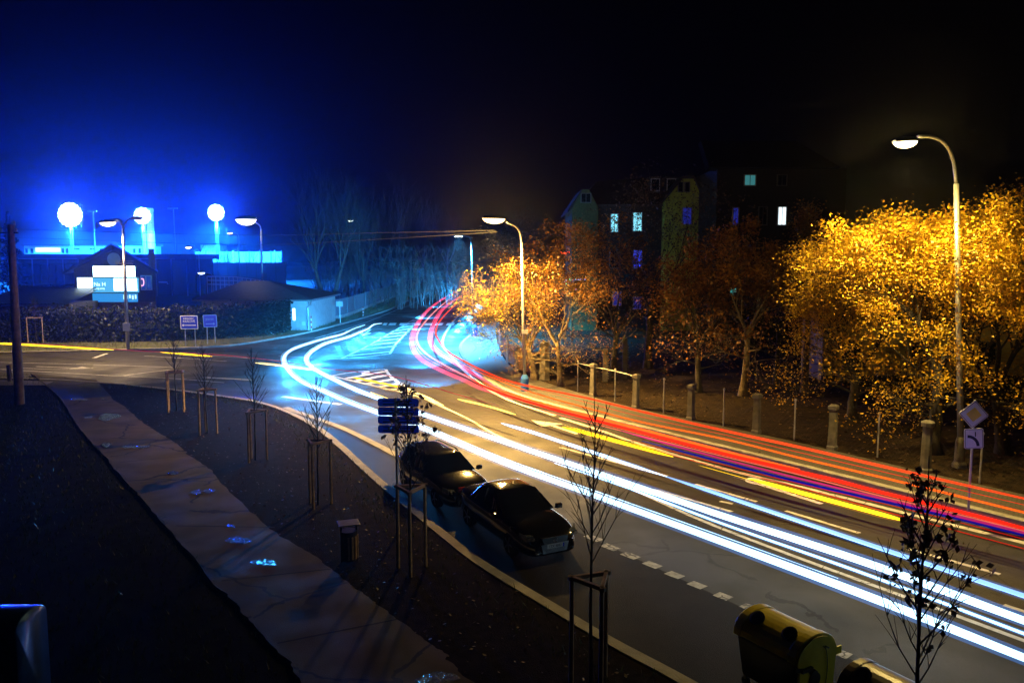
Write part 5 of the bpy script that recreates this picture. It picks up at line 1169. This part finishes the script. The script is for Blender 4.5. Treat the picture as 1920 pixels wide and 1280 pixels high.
trail('r', 'thick bright red trail along the right kerb', [(870, 700), (905, 722), (945, 739), (1041, 768), (1203, 811), (1364, 852), (1500, 885), (1573, 902), (1642, 920), (1793, 957), (1920, 990), (2300, 1090)], .75, .05, RT, 2.2)
trail('r', 'orange-red streak just above the thick red trail', [(905, 716), (945, 734), (1041, 763), (1203, 805), (1364, 847), (1500, 879)], .85, .032, OR_, 2.0)
trail('r', 'magenta trail just below the thick red one', [(1160, 806), (1219, 823), (1364, 862), (1500, 897), (1793, 967), (1920, 998), (2300, 1096)], .7, .03, (.9, .03, .25), .7)
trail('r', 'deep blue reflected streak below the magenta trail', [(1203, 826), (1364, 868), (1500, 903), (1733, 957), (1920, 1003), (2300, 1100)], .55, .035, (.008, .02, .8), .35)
trail('r', 'thin dark red trail lowest along the kerb', [(1203, 838), (1364, 880), (1500, 914), (1702, 970), (1920, 1028), (2300, 1128)], .5, .013, (1, .03, .01), .8)
trail('r', 'thin red trail running from the left branch across the splitter island', [(-60, 641), (80, 645), (250, 657), (395, 664), (500, 674), (622, 692), (723, 703), (800, 722), (860, 740), (935, 760)], .75, .02, (1, .05, .10), .5)
trail('r', 'hair-thin red line between the second orange trail and the topmost red one', [(1000, 728), (1106, 756), (1203, 781), (1364, 816), (1500, 848), (1677, 889), (1920, 946), (2300, 1036)], .8, .009, RT, 1.2)
trail('r', 'fine salmon line hugging the underside of the thick red trail', [(960, 752), (1041, 775), (1203, 817), (1364, 857), (1500, 890), (1642, 927), (1793, 963), (1920, 995), (2300, 1093)], .7, .016, (1, .18, .12), 1.1)
trail('r', 'fine dark red line under the blue streak', [(1160, 818), (1300, 856), (1440, 892), (1600, 930), (1780, 974), (1920, 1010), (2300, 1107)], .5, .010, RT, .8)
trail('y', 'yellow indicator streak at the far left of the cross street', [(-60, 641), (80, 648), (213, 656)], .7, .05, YL, 3.5)
trail('y', 'yellow indicator streak behind the two farthest young trees', [(300, 660), (350, 664), (398, 668)], .7, .045, YL, 3.2)
trail('y', 'pale yellow streak crossing the white trails at the bend', [(478, 680), (540, 687), (594, 694)], .7, .04, (1, .75, .25), 3.2)
trail('y', 'yellow streak over the hatched splitter island', [(660, 707), (710, 717), (762, 728)], .7, .045, YL, 2.6)
trail('y', 'short yellow streak touching the upper white trail', [(695, 735), (734, 749)], .6, .045, (1, .8, .15), 3.0)
trail('y', 'pale yellow streak in the middle of the amber road', [(858, 748), (910, 760), (967, 777)], .7, .04, (1, .72, .12), 2.8)
trail('y', 'bright yellow streak beside the straight lane arrow', [(1055, 800), (1150, 826), (1262, 856)], .7, .045, YL, 3.0)
trail('y', 'long bright yellow streak beside the turning lane arrow', [(1405, 897), (1550, 936), (1705, 978)], .7, .055, YL, 3.2)
trail('y', 'thin yellow hairline leading into the long yellow streak', [(1310, 872), (1360, 886), (1410, 900)], .7, .008, YL, 2.0)

# ------------------------------------------------------------------ haze
hz = MB().bx(-420, 420, -50, 560, -1.5, 33); o = hz.build('haze', None); o['kind'] = 'stuff'
m = bpy.data.materials.new('haze_air'); m.use_nodes = True; nt = m.node_tree; nt.nodes.clear()
out = nt.nodes.new('ShaderNodeOutputMaterial'); pv_ = nt.nodes.new('ShaderNodeVolumePrincipled')
pv_.inputs['Color'].default_value = (.9, .93, 1, 1); pv_.inputs['Density'].default_value = HAZE; pv_.inputs['Anisotropy'].default_value = .89
nt.links.new(pv_.outputs[0], out.inputs['Volume']); o.data.materials.append(m)
